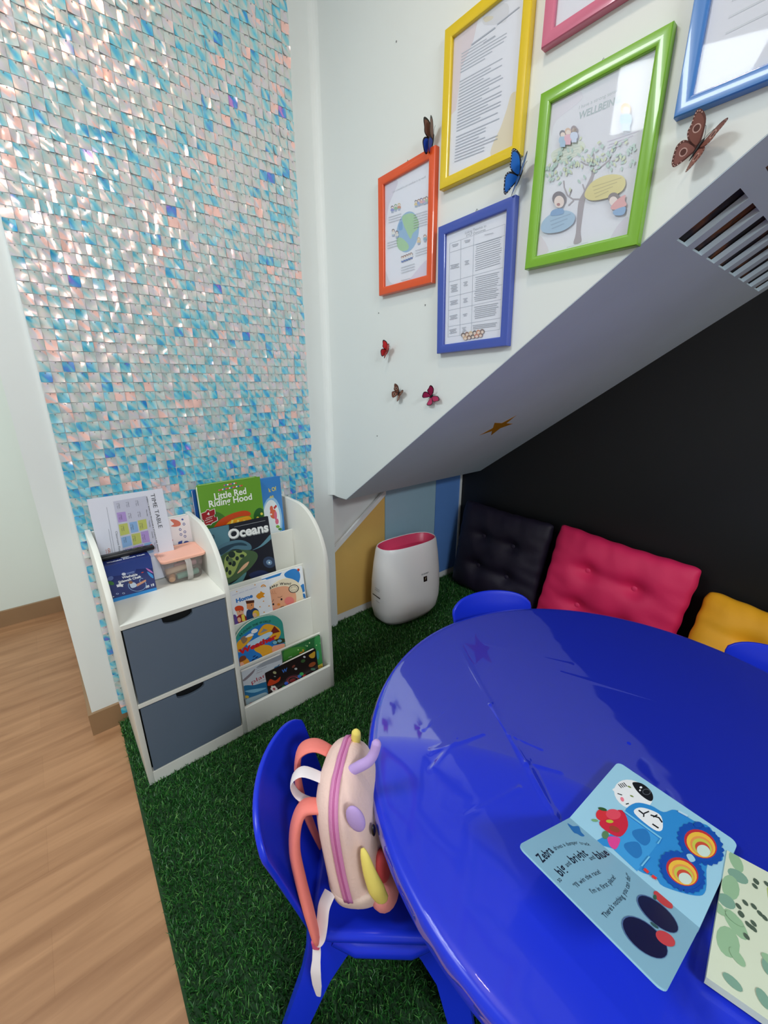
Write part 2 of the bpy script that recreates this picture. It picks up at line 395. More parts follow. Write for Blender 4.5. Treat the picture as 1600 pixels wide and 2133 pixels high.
b = MB(); b.box((0.943, 0.02, 0.05), (0.958, 0.04, 0.662), alcovem); struct('trim_3', b)

# ================================================================== GRASS
def grass():
    lx = lambda y: -0.978 + (0.03 * (y + 0.45) if y < -0.45 else 0.0)   # left edge
    mb = MB(); bm_ = mat((24, 58, 26), 0.9, name='turf_backing')
    mb.add([(-0.972, 0.0, 0.001), (lx(-2.6), -2.6, 0.001), (0.948, -2.6, 0.001), (0.948, 0.026, 0.001), (-0.262, 0.026, 0.001), (-0.262, 0.0, 0.001),
            (-0.972, 0.0, 0.008), (lx(-2.6), -2.6, 0.008), (0.948, -2.6, 0.008), (0.948, 0.026, 0.008), (-0.262, 0.026, 0.008), (-0.262, 0.0, 0.008)],
           [(11, 10, 9, 8, 7, 6)[::-1], (0, 1, 7, 6), (1, 2, 8, 7), (2, 3, 9, 8)], bm_)
    g = bpy.data.materials.new('artificial_grass_blades'); g.use_nodes = True; nt = g.node_tree; bs = nt.nodes['Principled BSDF']; bs.inputs['Roughness'].default_value = 0.38
    at = nt.nodes.new('ShaderNodeAttribute'); at.attribute_name = 'tint'
    rp = nt.nodes.new('ShaderNodeValToRGB'); e = rp.color_ramp.elements; e[0].color = lin((26, 76, 30)); e[1].color = lin((112, 160, 84)); e[1].position = 1.0
    k = e.new(0.55); k.color = lin((40, 100, 40)); k = e.new(0.86); k.color = lin((62, 128, 54))
    nt.links.new(at.outputs['Fac'], rp.inputs[0]); nt.links.new(rp.outputs[0], bs.inputs['Base Color'])
    N = 300000
    rng = np.random.default_rng(3)
    y = -2.5 + 2.52 * rng.random(N); x = -1.0 + 1.945 * rng.random(N)
    left = np.where(y < -0.45, -0.978 + 0.03 * (y + 0.45), -0.976)
    ok = (x > left) & ~((x > -0.93) & (x < -0.275) & (y > -0.355) ) & ~((x < -0.27) & (y > -0.004)) & ~((x > -0.1) & (y < -1.75))
    # thin out deep below the table
    x = x[ok]; y = y[ok]; n = len(x)
    h = 0.014 + 0.012 * rng.random(n); an = rng.random(n) * 2 * PI; ln = 0.25 + 0.75 * rng.random(n); wd = 0.0009 + 0.0007 * rng.random(n); fa = rng.random(n) * 2 * PI
    dx, dy = np.cos(an), np.sin(an); wx, wy = np.cos(fa) * wd, np.sin(fa) * wd
    V = np.zeros((n, 5, 3)); z0 = 0.004
    V[:, 0] = np.stack([x - wx, y - wy, np.full(n, z0)], 1); V[:, 1] = np.stack([x + wx, y + wy, np.full(n, z0)], 1)
    mx = x + dx * ln * h * 0.25; my = y + dy * ln * h * 0.25; mz = z0 + h * 0.62
    V[:, 2] = np.stack([mx + wx * .8, my + wy * .8, mz], 1); V[:, 3] = np.stack([mx - wx * .8, my - wy * .8, mz], 1)
    V[:, 4] = np.stack([x + dx * ln * h * 0.8, y + dy * ln * h * 0.8, z0 + h * (1.05 - 0.35 * ln)], 1)
    base = len(mb.v); me = bpy.data.meshes.new('artificial_grass')
    allv = np.concatenate([np.array(mb.v), V.reshape(-1, 3)]); me.vertices.add(len(allv)); me.vertices.foreach_set('co', allv.ravel())
    loops = []; starts = []; 
    for f in mb.f: starts.append(len(loops)); loops += list(f)
    nb = len(loops); idx = base + 5 * np.arange(n)[:, None]
    L = np.concatenate([idx + np.array([[0, 1, 2, 3]]), idx + np.array([[3, 2, 4]])], 1).ravel()
    st = np.empty((n, 2), int); st[:, 0] = nb + 7 * np.arange(n); st[:, 1] = st[:, 0] + 4
    loops = np.concatenate([np.array(loops), L]); starts = np.concatenate([np.array(starts), st.ravel()])
    me.loops.add(len(loops)); me.loops.foreach_set('vertex_index', loops.astype(np.int32))
    me.polygons.add(len(starts)); me.polygons.foreach_set('loop_start', starts.astype(np.int32))
    mi = np.ones(len(starts), np.int32); mi[:len(mb.f)] = 0
    me.materials.append(bm_); me.materials.append(g); me.polygons.foreach_set('material_index', mi)
    me.update(calc_edges=True); me.validate()
    a = me.attributes.new('tint', 'FLOAT', 'POINT'); t = np.zeros(len(allv)); t[base:] = np.repeat(rng.random(n), 5)
    a.data.foreach_set('value', t.astype(np.float32))
    o = bpy.data.objects.new('artificial_grass', me); COL.objects.link(o)
    tag(o, 'dark green artificial grass mat laid over the wooden floor', 'artificial grass', kind='stuff')
grass()

# ================================================================== SEQUIN PANEL
def sequins():
    t = thing('sequin_panel', 'tall iridescent square sequin wall panel hanging on the white wall', 'sequin wall panel', (-0.535, -0.006, 0.02))
    P = 0.0285; NC = 30; NR = 96; X0 = -NC * P / 2
    b = MB(); b.box((X0, -0.006, 0.06), (X0 + NC * P, 0.004, 0.02 + NR * P), clear_mat('clear_backing', (236, 238, 238), 0.05, 0.2, 0.9, (240, 242, 242)))
    obj('backing_panel', b, t)
    m = bpy.data.materials.new('iridescent_film'); m.use_nodes = True; nt = m.node_tree; bs = nt.nodes['Principled BSDF']
    at = nt.nodes.new('ShaderNodeAttribute'); at.attribute_name = 'tint'
    lw = nt.nodes.new('ShaderNodeLayerWeight'); lw.inputs['Blend'].default_value = 0.5
    tc = nt.nodes.new('ShaderNodeTexCoord'); mp = nt.nodes.new('ShaderNodeMapping'); mp.inputs['Scale'].default_value = (62, 1, 20)
    rt_ = nt.nodes.new('ShaderNodeVectorRotate'); rt_.rotation_type = 'Y_AXIS'; rt_.inputs['Angle'].default_value = 0.62; nt.links.new(tc.outputs['Object'], rt_.inputs['Vector']); nt.links.new(rt_.outputs[0], mp.inputs[0])
    nz = nt.nodes.new('ShaderNodeTexNoise'); nz.noise_dimensions = '4D'; nz.inputs['Scale'].default_value = 1.0; nz.inputs['Detail'].default_value = 0.6; nz.inputs['Distortion'].default_value = 0.4; mw_ = nt.nodes.new('ShaderNodeMath'); mw_.operation = 'MULTIPLY'; mw_.inputs[1].default_value = 60.0; nt.links.new(at.outputs['Fac'], mw_.inputs[0]); nt.links.new(mw_.outputs[0], nz.inputs['W']); nt.links.new(mp.outputs[0], nz.inputs['Vector'])
    # factor = tint + film swirl + viewing angle
    m1 = nt.nodes.new('ShaderNodeMath'); m1.operation = 'MULTIPLY_ADD'; m1.inputs[1].default_value = 1.25; nt.links.new(nz.outputs['Fac'], m1.inputs[0]); nt.links.new(at.outputs['Fac'], m1.inputs[2])
    m2 = nt.nodes.new('ShaderNodeMath'); m2.operation = 'MULTIPLY_ADD'; m2.inputs[1].default_value = 0.22; nt.links.new(lw.outputs['Facing'], m2.inputs[0]); nt.links.new(m1.outputs[0], m2.inputs[2])
    m3 = nt.nodes.new('ShaderNodeMath'); m3.operation = 'SUBTRACT'; m3.inputs[1].default_value = 0.68; nt.links.new(m2.outputs[0], m3.inputs[0])
    rp = nt.nodes.new('ShaderNodeValToRGB'); e = rp.color_ramp.elements
    e[0].position = 0.0; e[0].color = lin((255, 214, 206)); e[1].position = 1.0; e[1].color = lin((196, 150, 226))
    for p, c in ((0.05, (240, 222, 220)), (0.10, (212, 218, 232)), (0.30, (210, 224, 220)), (0.42, (180, 220, 222)), (0.54, (130, 220, 234)), (0.68, (66, 198, 236)), (0.82, (24, 160, 236)), (0.93, (84, 126, 236))):
        k = e.new(p); k.color = lin(c)
    nt.links.new(m3.outputs[0], rp.inputs[0]); nt.links.new(rp.outputs[0], bs.inputs['Base Color'])
    bs.inputs['Metallic'].default_value = 0.04; bs.inputs['Roughness'].default_value = 0.19; bs.inputs['Specular IOR Level'].default_value = 1.0; bs.inputs['IOR'].default_value = 1.75
    bs.inputs['Specular Tint'].default_value = lin((255, 158, 128)); bs.inputs['Coat Weight'].default_value = 0.08; bs.inputs['Coat Roughness'].default_value = 0.04; pass
    bp = nt.nodes.new('ShaderNodeBump'); bp.inputs['Strength'].default_value = 0.22; bp.inputs['Distance'].default_value = 0.004
    nt.links.new(nz.outputs['Fac'], bp.inputs['Height']); nt.links.new(bp.outputs['Normal'], bs.inputs['Normal']); nt.links.new(bp.outputs['Normal'], bs.inputs['Coat Normal'])
    pin = mat((120, 122, 122), 0.4)
    rng = np.random.default_rng(11); V = []; F = []; MI = []; TI = []
    S = 0.0277; q = 3
    for r in range(NR):
        z = 0.02 + r * P
        for c in range(NC):
            x = X0 + (c + 0.5) * P
            hang = r == 0 and False
            ax = math.radians(rng.normal(0.2, 1.6)); az = math.radians(rng.normal(0, 2.6)); ay = math.radians(rng.normal(0, 0.7))
            bend = rng.normal(0, 0.0016); dg = rng.normal(0.0, 0.0016); bz = rng.normal(0.0, 0.0008)
            o = len(V); zt = S / 2 - 0.003
            for j in range(q + 1):
                for i in range(q + 1):
                    a = i / q * 2 - 1; d = j / q * 2 - 1
                    cr = 1.0 - 0.045 * (abs(a) > .9 and abs(d) > .9)
                    px = a * S / 2 * cr; pz = d * S / 2 * cr; py = -0.0088 - bend * (a * a) - dg * a * d - bz * d * d
                    # tilt about the pin at the top
                    py2 = py + (pz - zt) * math.sin(ax) + px * math.sin(az)
                    px2 = px * math.cos(az) + (pz - zt) * math.sin(ay); V.append((x + px2, min(py2, -0.0067), z + P / 2 + pz)); TI.append(0)
            wz = (z - 0.1) / 2.4; u = rng.random()
            low = 1.0 / (1 + math.exp((z - 0.95) * 5.5))      # lower rows bluer: the film's angle-dependent reflection put into the tint
            if u < 0.42 + 0.45 * low: tint = rng.uniform(0.38, 0.56) + 0.20 * low
            elif u < 0.95: tint = rng.uniform(0.20, 0.36)
            elif u < 0.985: tint = rng.uniform(-0.02, 0.06)
            else: tint = rng.uniform(0.72, 0.85)
            if z < 0.75 and u > 0.3: tint = rng.choice([rng.uniform(0.50, 0.74), rng.uniform(0.15, 0.3)])
            TI[o:] = [tint] * (len(V) - o)
            for j in range(q):
                for i in range(q):
                    a = o + j * (q + 1) + i; F.append((a, a + 1, a + q + 2, a + q + 1)); MI.append(0)
            o = len(V); pz = z + P / 2 + S / 2 - 0.003; w = 0.0013
            V += [(x - w, -0.0108, pz - w), (x + w, -0.0108, pz - w), (x + w, -0.0108, pz + w), (x - w, -0.0108, pz + w)]; TI += [0] * 4; F.append((o, o + 1, o + 2, o + 3)); MI.append(1)
    me = bpy.data.meshes.new('sequins'); me.from_pydata(V, [], F); me.materials.append(m); me.materials.append(pin)
    me.polygons.foreach_set('material_index', MI); me.polygons.foreach_set('use_smooth', [True] * len(F)); me.update()
    a = me.attributes.new('tint', 'FLOAT', 'POINT'); a.data.foreach_set('value', np.array(TI, np.float32))
    o = bpy.data.objects.new('sequins', me); COL.objects.link(o); o.parent = t; o['kind'] = 'stuff'
sequins()

# ================================================================== BOOKCASE
shm = mat((232, 232, 224), 0.4, noise=0.015, nscale=8, name='white_laminate')
greym = mat((98, 112, 130), 0.45, noise=0.03, nscale=10, name='blue_grey_laminate')
BX0, BX1, BXM = -0.945, -0.262, -0.637
YF, YB = -0.366, -0.022
def bookcase():
    t = thing('storage_bookcase', 'white storage bookcase with two blue-grey drawers and a sloping book rack', 'bookcase', (-0.6, -0.19, 0.012))
    ox, oy, oz = t.location
    def L(p): return (p[0] - ox, p[1] - oy, p[2] - oz)
    def bx(mb, a, c, m=shm, bev=0.0015): mb.box(L(a), L(c), m, bev)
    prof = [(YB, 0.012), (YF, 0.012), (YF, 0.54)] + [(YF + 0.205 * (1 - math.cos(a)), 0.54 + 0.222 * math.sin(a)) for a in [PI / 2 * i / 14 for i in range(1, 15)]] + [(YB, 0.762)]
    for x0, x1 in ((BX0, BX0 + 0.015), (BXM - 0.0075, BXM + 0.0075), (BX1 - 0.015, BX1)):
        b = MB(); b.prism([L((x0, y, z)) for y, z in prof], (x1 - x0, 0, 0), shm, 0.001); obj('side_panel', b, t, 0.6)
    b = MB(); bx(b, (BX0 + 0.015, YB - 0.008, 0.05), (BXM - 0.0075, YB, 0.755)); bx(b, (BXM + 0.0075, YB - 0.008, 0.05), (BX1 - 0.015, YB, 0.72)); obj('back_panel', b, t)
    b = MB(); bx(b, (BX0 + 0.015, YF, 0.563), (BXM - 0.0075, YB - 0.008, 0.578)); obj('shelf_board', b, t)
    b = MB(); bx(b, (BX0 + 0.015, YF, 0.298), (BXM - 0.0075, YB - 0.05, 0.313)); obj('divider_rail', b, t)
    b = MB(); bx(b, (BX0 + 0.015, YF, 0.012), (BXM - 0.0075, YF + 0.02, 0.057)); obj('plinth', b, t)
    # rack boards : lip height and depth of each step
    for (y, z, zb) in ((-0.121, 0.637, 0.30), (-0.191, 0.508, 0.22), (-0.243, 0.377, 0.16), (-0.299, 0.240, 0.10)):
        b = MB(); bx(b, (BXM + 0.0075, y, zb), (BX1 - 0.015, y + 0.006, z), bev=0.001); obj('rack_board', b, t)
    for (ya, yb, zf) in ((-0.115, YB - 0.008, 0.5995), (-0.185, -0.121, 0.4545), (-0.237, -0.191, 0.3255), (-0.293, -0.243, 0.2045)):
        b = MB(); bx(b, (BXM + 0.0075, ya, zf - 0.006), (BX1 - 0.015, yb, zf), bev=0.0005); obj('pocket_floor', b, t)
    b = MB(); bx(b, (BXM + 0.0075, YF, 0.012), (BX1 - 0.015, YF + 0.012, 0.120)); obj('kick_board', b, t)
    b = MB(); bx(b, (BXM + 0.0075, YF + 0.012, 0.06), (BX1 - 0.015, YB - 0.008, 0.072)); obj('rack_base', b, t)
    for z0, z1, nm in ((0.316, 0.560, 'upper'), (0.060, 0.295, 'lower')):
        b = MB(); x0, x1 = BX0 + 0.019, BXM - 0.0115
        w = x1 - x0; xc = (x0 + x1) / 2; nh = 0.042
        pts = [(x0, YF, z0), (x1, YF, z0), (x1, YF, z1), (xc + nh, YF, z1)] + [(xc + nh * math.cos(a) , YF, z1 - 0.026 * abs(math.sin(a)) ** 0.5) for a in [PI * i / 12 for i in range(1, 12)]] + [(xc - nh, YF, z1), (x0, YF, z1)]
        b.prism([L(p) for p in pts], (0, 0.012, 0), greym)
        d = obj('drawer', b, t); 
        b = MB(); bx(b, (x0 + 0.004, YF + 0.014, z0 + 0.004), (x1 - 0.004, YB - 0.02, z0 + 0.01), bev=0); 
        for xa in (x0 + 0.004, x1 - 0.012): bx(b, (xa, YF + 0.014, z0 + 0.004), (xa + 0.008, YB - 0.02, z1 - 0.05), bev=0)
        bx(b, (x0 + 0.004, YB - 0.03, z0 + 0.004), (x1 - 0.004, YB - 0.02, z1 - 0.05), bev=0)
        bx(b, (xc - 0.06, YF + 0.03, z1 - 0.06), (xc + 0.06, YF + 0.04, z1), mat((14, 16, 20), 0.8), bev=0)
        bb = obj('drawer_box', b, d)
bookcase()

# ================================================================== BOOKS
RACKL = BXM + 0.0075
def book(name, label, x, y, z, w, h, th, cover, draw=None, lean=8.0, tilt=0.0, round_r=0.004, quad=None, group=None, pages=None, shape=None):
    """front cover faces -y; (x,y,z) = bottom left corner of the front cover"""
    t = thing(name, label, 'book', (x, y, z), rot=(-math.radians(lean), math.radians(-tilt), 0), group=group)
    conv = [(p[0], p[2]) for p in shape] if shape else None
    if shape is None:
        n = 4; pts = []
        for cx, cz, a0 in ((w - round_r, h - round_r, 0), (round_r, h - round_r, 90), (round_r, round_r, 180), (w - round_r, round_r, 270)):
            for i in range(n + 1):
                a = math.radians(a0 + 90 * i / n); pts.append((cx + round_r * math.cos(a), 0, cz + round_r * math.sin(a)))
        shape = pts
    b = MB(); b.prism(shape, (0, 0.0012, 0), cover); 
    o = obj('front_cover', b, t)
    if draw:
        a = MB(); art = Art(a, quad, w, h, 0, 0, -0.0001); art.shape = conv; draw(art); obj('cover_picture', a, o)
    b = MB(); b.prism([(p[0] * 0.985 + w * 0.004, 0.0014, p[2] * 0.985 + h * 0.005) for p in shape], (0, th - 0.0028, 0), pages or mat((236, 232, 222), 0.7, noise=0.06, nscale=200)); obj('page_block', b, t)
    b = MB(); b.prism([(p[0], th - 0.0012, p[2]) for p in shape], (0, 0.0012, 0), cover); obj('back_cover', b, t)
    return t

def d_lrrh(a):
    G = C(104, 160, 44); G2 = C(66, 118, 40); a.poly([(60, 40), (940, 40), (1000, 700), (1000, 900), (150, 900)], G)
    a.smooth([(170, 640), (250, 560), (420, 560), (560, 690), (560, 860), (200, 900)], C(70, 122, 42))
    a.ell((910, 590), 60, 85, C(40, 96, 40), 20); a.ell((945, 580), 16, 16, C(226, 214, 80)); a.ell((897, 628), 16, 16, C(226, 214, 80))
    R = C(204, 74, 24); a.smooth([(345, 800), (420, 660), (560, 580), (720, 540), (800, 560), (800, 600), (690, 610), (560, 660), (500, 760), (480, 830)], R)
    a.smooth([(500, 750), (560, 660), (700, 620), (800, 610), (830, 680), (840, 760), (760, 900), (560, 900)], C(238, 164, 36))
    for x in (590, 660, 735): a.line([(x, 650), (x - 10, 700), (x + 18, 740)], 26, C(250, 216, 100))
    a.ell((790, 690), 60, 30, C(240, 200, 170)); a.ell((258, 755), 16, 14, C(190, 60, 50)); a.ell((330, 765), 12, 14, C(190, 60, 50))
    W = C(244, 246, 240); a.text('Little Red', (345, 400), (755, 325), W, 0.024, 0.02); a.text('Riding Hood', (285, 495), (828, 400), W, 0.024, 0.02)
    cols = [C(232, 90, 140), C(70, 110, 200), C(240, 240, 240), C(226, 80, 60)]
    for i in range(8): a.ell((455 + i * 22, 205 - i * 4), 10, 11, cols[i % 4])
    for i in range(14): a.ell((390 + i * 23, 270 - i * 4.4), 10, 11, cols[(i * 3) % 4])
    jig = [(190, 570), (245, 550), (255, 525), (285, 525), (290, 540), (350, 515), (365, 575), (350, 590), (365, 615), (390, 610), (400, 650), (340, 680), (325, 700), (300, 695), (250, 712), (235, 655), (212, 640), (205, 615)]
    a.poly([((x - 295) * 1.08 + 295, (y - 612) * 1.08 + 612) for x, y in jig], W); a.poly(jig, C(160, 34, 36)); a.text('4', (268, 592), (298, 586), W, 0.010, 0.03)
    for i, (s_, x) in enumerate((('exciting', 258), ('jigsaws to', 250), ('complete', 262))): a.text(s_, (x, 632 + i * 25), (x + 84, 604 + i * 25), W, 0.0035, 0.02)
book('picture_book', 'green Little Red Riding Hood board book, tallest in the rack', -0.613, -0.112, 0.600, 0.229, 0.268, 0.020, C(104, 160, 44), d_lrrh, 3, 0, 0.012,
     [(75, 205), (930, 90), (1005, 905), (335, 1060)])
def d_blue(a):
    a.poly([(900, 60), (1300, 60), (1300, 1300), (700, 1300)], C(60, 134, 206)); a.ell((1010, 700), 210, 330, C(150, 200, 236)); a.ell((1000, 700), 180, 290, C(238, 246, 250))
    Y = C(236, 214, 60); a.text('k Of', (962, 310), (1120, 278), Y, 0.016, 0.02); a.text('es', (975, 392), (1055, 376), Y, 0.013, 0.02)
    O = C(226, 104, 70); a.ell((1000, 530), 34, 40, O); a.smooth([(975, 560), (1060, 540), (1095, 580), (1060, 660), (980, 640)], O); a.ell((1080, 620), 30, 60, C(226, 110, 140)); a.ell((1105, 700), 36, 40, C(226, 110, 140)); a.ell((990, 605), 22, 12, C(250, 236, 226))
    a.ell((1065, 515), 20, 18, C(200, 50, 50)); a.ell((1092, 495), 20, 18, C(200, 50, 50)); a.ell((1120, 770), 40, 20, C(130, 180, 70)); a.ell((1165, 805), 40, 16, C(70, 140, 60))
book('picture_book', 'blue picture book with yellow lettering behind the green book', -0.545, -0.086, 0.600, 0.252, 0.252, 0.012, C(60, 134, 206), d_blue, 2, 0, 0.004,
     [(-60, 260), (1195, 85), (1275, 900), (60, 1080)])
book('picture_book', 'dark blue book edge showing left of the green book', -0.621, -0.066, 0.600, 0.20, 0.245, 0.012, C(30, 84, 160), None, 1, 0)
def d_ocean(a):
    K = C(28, 30, 38); T = C(84, 128, 142); a.poly([(200, 560), (1100, 560), (1180, 1400), (420, 1600)], K)
    a.poly([(200, 760), (545, 760), (575, 960), (420, 1090), (330, 1100)], T); a.ell((335, 925), 26, 36, C(40, 60, 72)); a.ell((332, 925), 18, 28, T)
    a.smooth([(380, 1090), (500, 990), (700, 945), (830, 985), (850, 1050), (760, 1060), (620, 1060), (470, 1160), (420, 1200)], C(78, 116, 132))
    a.smooth([(430, 1080), (560, 1010), (720, 975), (800, 1010), (640, 1020), (480, 1130)], C(40, 66, 80))
    a.smooth([(430, 1210), (470, 1150), (560, 1090), (700, 1060), (880, 1070), (930, 1130), (860, 1240), (760, 1330), (660, 1400), (500, 1470), (470, 1400)], C(70, 96, 62))
    a.smooth([(520, 1190), (580, 1110), (700, 1070), (800, 1110), (720, 1180), (650, 1330), (560, 1370)], C(150, 170, 92))
    for c_, s_ in (((610, 1120), (45, 38)), ((700, 1080), (42, 18)), ((560, 1170), (22, 30)), ((640, 1220), (28, 32)), ((600, 1320), (20, 26)), ((560, 1290), (18, 30)), ((680, 1160), (22, 24)), ((740, 1130), (30, 20))): a.ell(c_, s_[0], s_[1], C(38, 56, 44))
    a.ell((598, 1200), 34, 42, C(92, 116, 72)); a.ell((596, 1222), 18, 18, C(14, 18, 18))
    a.smooth([(690, 1320), (760, 1230), (826, 1186), (800, 1240), (730, 1300)], C(226, 178, 140)); a.smooth([(860, 1060), (960, 1000), (1090, 860), (1088, 920), (980, 1010)], C(96, 140, 156))
    a.ell((1060, 1180), 70, 60, C(50, 66, 92)); a.ell((1060, 1182), 34, 28, C(110, 140, 170)); a.ell((1062, 1184), 9, 9, C(240, 250, 255))
    a.smooth([(830, 1330), (960, 1270), (1060, 1290), (1130, 1340), (980, 1420)], C(36, 46, 84)); a.smooth([(480, 1430), (620, 1440), (800, 1300), (700, 1470), (500, 1540)], C(86, 136, 140)); a.poly([(440, 1230), (500, 1300), (520, 1440), (480, 1440)], C(110, 106, 52))
    W = C(240, 242, 240); a.text('Oceans', (560, 945), (1065, 835), C(150, 156, 156), 0.034, 0.05); a.text('Oceans', (556, 938), (1060, 828), W, 0.034, 0.03)
    a.line([(620, 786), (1020, 700)], 5, C(160, 164, 166))
book('picture_book', 'black and teal Oceans book with a sea turtle on its cover', -0.603, -0.170, 0.455, 0.222, 0.265, 0.008, C(28, 30, 38), d_ocean, 8, 0, 0.003,
     [(265, 815), (1055, 645), (1150, 1365), (520, 1600)])
# white books standing edge-on at the second step
book('picture_book', 'thin white book lying behind the crying-baby book', -0.452, -0.212, 0.326, 0.172, 0.182, 0.006, C(236, 236, 236), None, 7, 0)
def d_cloud(a):
    a.poly([(400, 0), (1200, 0), (1200, 700), (400, 700)], C(236, 240, 246)); B = C(44, 130, 206); a.poly([(520, 175), (825, 95), (800, 135), (520, 200)], B)
    a.smooth([(865, 110), (960, 60), (1040, 80), (1065, 170), (1020, 260), (960, 190), (880, 160)], B); a.smooth([(1040, 300), (1100, 250), (1115, 330), (1050, 350)], B); a.smooth([(1040, 400), (1110, 360), (1120, 480), (1040, 480)], B); a.ell((1085, 425), 34, 26, C(200, 210, 236)); a.ell((1045, 77), 16, 18, C(196, 60, 40))
book('picture_book', 'blue and white cloud-patterned book behind the crying-baby book', -0.457, -0.220, 0.326, 0.170, 0.178, 0.006, C(236, 240, 246), d_cloud, 7, 0, 0.003,
     [(520, 160), (1085, 30), (1127, 497), (669, 690)])
def d_baby(a):
    S = C(232, 168, 132); a.poly([(300, 0), (1200, 0), (1200, 900), (300, 900)], C(236, 224, 196))
    a.smooth([(570, 300), (680, 240), (830, 230), (930, 300), (960, 400), (940, 520), (860, 700), (560, 760), (500, 500)], S)
    a.ell((875, 446), 60, 56, C(232, 130, 124)); a.ell((680, 600), 40, 50, C(232, 140, 128)); a.ell((776, 421), 13, 16, INK); a.ell((665, 490), 13, 16, INK); a.ell((740, 493), 21, 18, C(226, 140, 60))
    a.line([(722, 388), (755, 392), (785, 374)], 6, C(120, 70, 50)); a.line([(625, 470), (650, 450), (668, 418)], 6, C(120, 70, 50))
    a.line([(740, 574), (752, 548), (778, 530), (812, 520)], 12, INK)
    for x in (610, 640, 670): a.line([(x, 290 - (x - 610) * .2), (x + 10, 320), (x + 36, 335)], 5, C(196, 130, 96))
    a.curvetext('Baby Want?', [(600, 258), (640, 228), (700, 212), (760, 205), (830, 205), (895, 225)], INK, 0.0095, 0.03)
    a.ell((928, 280), 62, 60, INK); a.ell((928, 280), 52, 50, C(236, 224, 196)); a.arc((928, 280), 36, 39, 0, 359, INK, 24); a.text('lift the', (900, 272), (955, 258), INK, 0.003); a.text('flaps', (905, 305), (950, 294), INK, 0.003)
rr = [(0.141 * 0.5 + 0.078 * math.cos(a), 0, 0.075 + 0.078 * math.sin(a)) for a in [PI * i / 20 for i in range(21)]] + [(-0.0075, 0, 0.0), (0.1485, 0, 0.0)]
book('picture_book', 'cream round-topped Baby Want book with a frowning baby face', -0.452, -0.232, 0.328, 0.141, 0.153, 0.005, C(236, 224, 196), d_baby, 7, 0, 0.03,
     [(515, 170), (990, 75), (1030, 560), (640, 740)], shape=rr)
def d_home(a):
    a.poly([(0, 200), (700, 200), (700, 900), (0, 900)], C(232, 234, 240)); B = C(40, 116, 196); a.text('Home', (175, 500), (400, 440), B, 0.014, 0.05)
    O = C(230, 150, 30); a.smooth([(440, 430), (470, 400), (490, 395), (500, 375), (520, 390), (548, 405), (530, 425), (545, 445), (510, 450), (480, 465), (455, 455)], O)
    for p in ((190, 362), (433, 298), (527, 492), (480, 555), (590, 548), (526, 618)): a.poly([(p[0] - 11, p[1] + 7), (p[0] + 11, p[1] + 5), (p[0] + 1, p[1] - 10)], O)
    a.arc((535, 335), 22, 34, 190, 350, O, 10); a.arc((535, 335), 10, 16, 190, 350, C(180, 120, 60), 10)
    a.text('match, share, talk together', (125, 412), (455, 328), C(150, 160, 200), 0.0035)
    N = C(36, 62, 106); a.smooth([(300, 640), (320, 590), (400, 565), (460, 600), (460, 690), (380, 720), (300, 730)], N); a.poly([(312, 495), (408, 500), (405, 565), (360, 590), (312, 575)], C(226, 150, 96)); a.poly([(300, 480), (412, 475), (412, 505), (330, 515), (310, 515)], C(86, 44, 24)); a.ell((376, 532), 6, 8, INK)
    a.smooth([(148, 560), (200, 535), (262, 548), (268, 600), (245, 640), (170, 610)], C(216, 74, 34)); a.poly([(165, 600), (262, 590), (268, 640), (225, 665), (180, 650)], C(232, 176, 140)); a.ell((212, 607), 6, 7, INK); a.ell((250, 595), 6, 7, INK)
    a.smooth([(165, 680), (230, 640), (290, 660), (300, 730), (240, 760), (170, 770)], C(150, 36, 40)); a.poly([(232, 650), (272, 636), (284, 720), (240, 724)], C(232, 206, 80)); a.smooth([(120, 660), (165, 660), (190, 790), (140, 830)], C(96, 70, 140)); a.smooth([(180, 760), (300, 720), (300, 790), (180, 830)], N)
    a.ell((425, 640), 44, 48, C(232, 190, 60)); a.ell((410, 650), 26, 24, C(236, 184, 150)); a.smooth([(385, 690), (450, 665), (455, 700), (395, 715)], C(206, 50, 130)); a.ell((200, 706), 24, 30, C(232, 176, 140))
book('picture_book', 'white Home board book with two drawn adults and a child', -0.588, -0.245, 0.326, 0.147, 0.178, 0.014, C(232, 234, 240), d_home, 7, 0, 0.008,
     [(85, 360), (600, 250), (647, 741), (159, 927)])
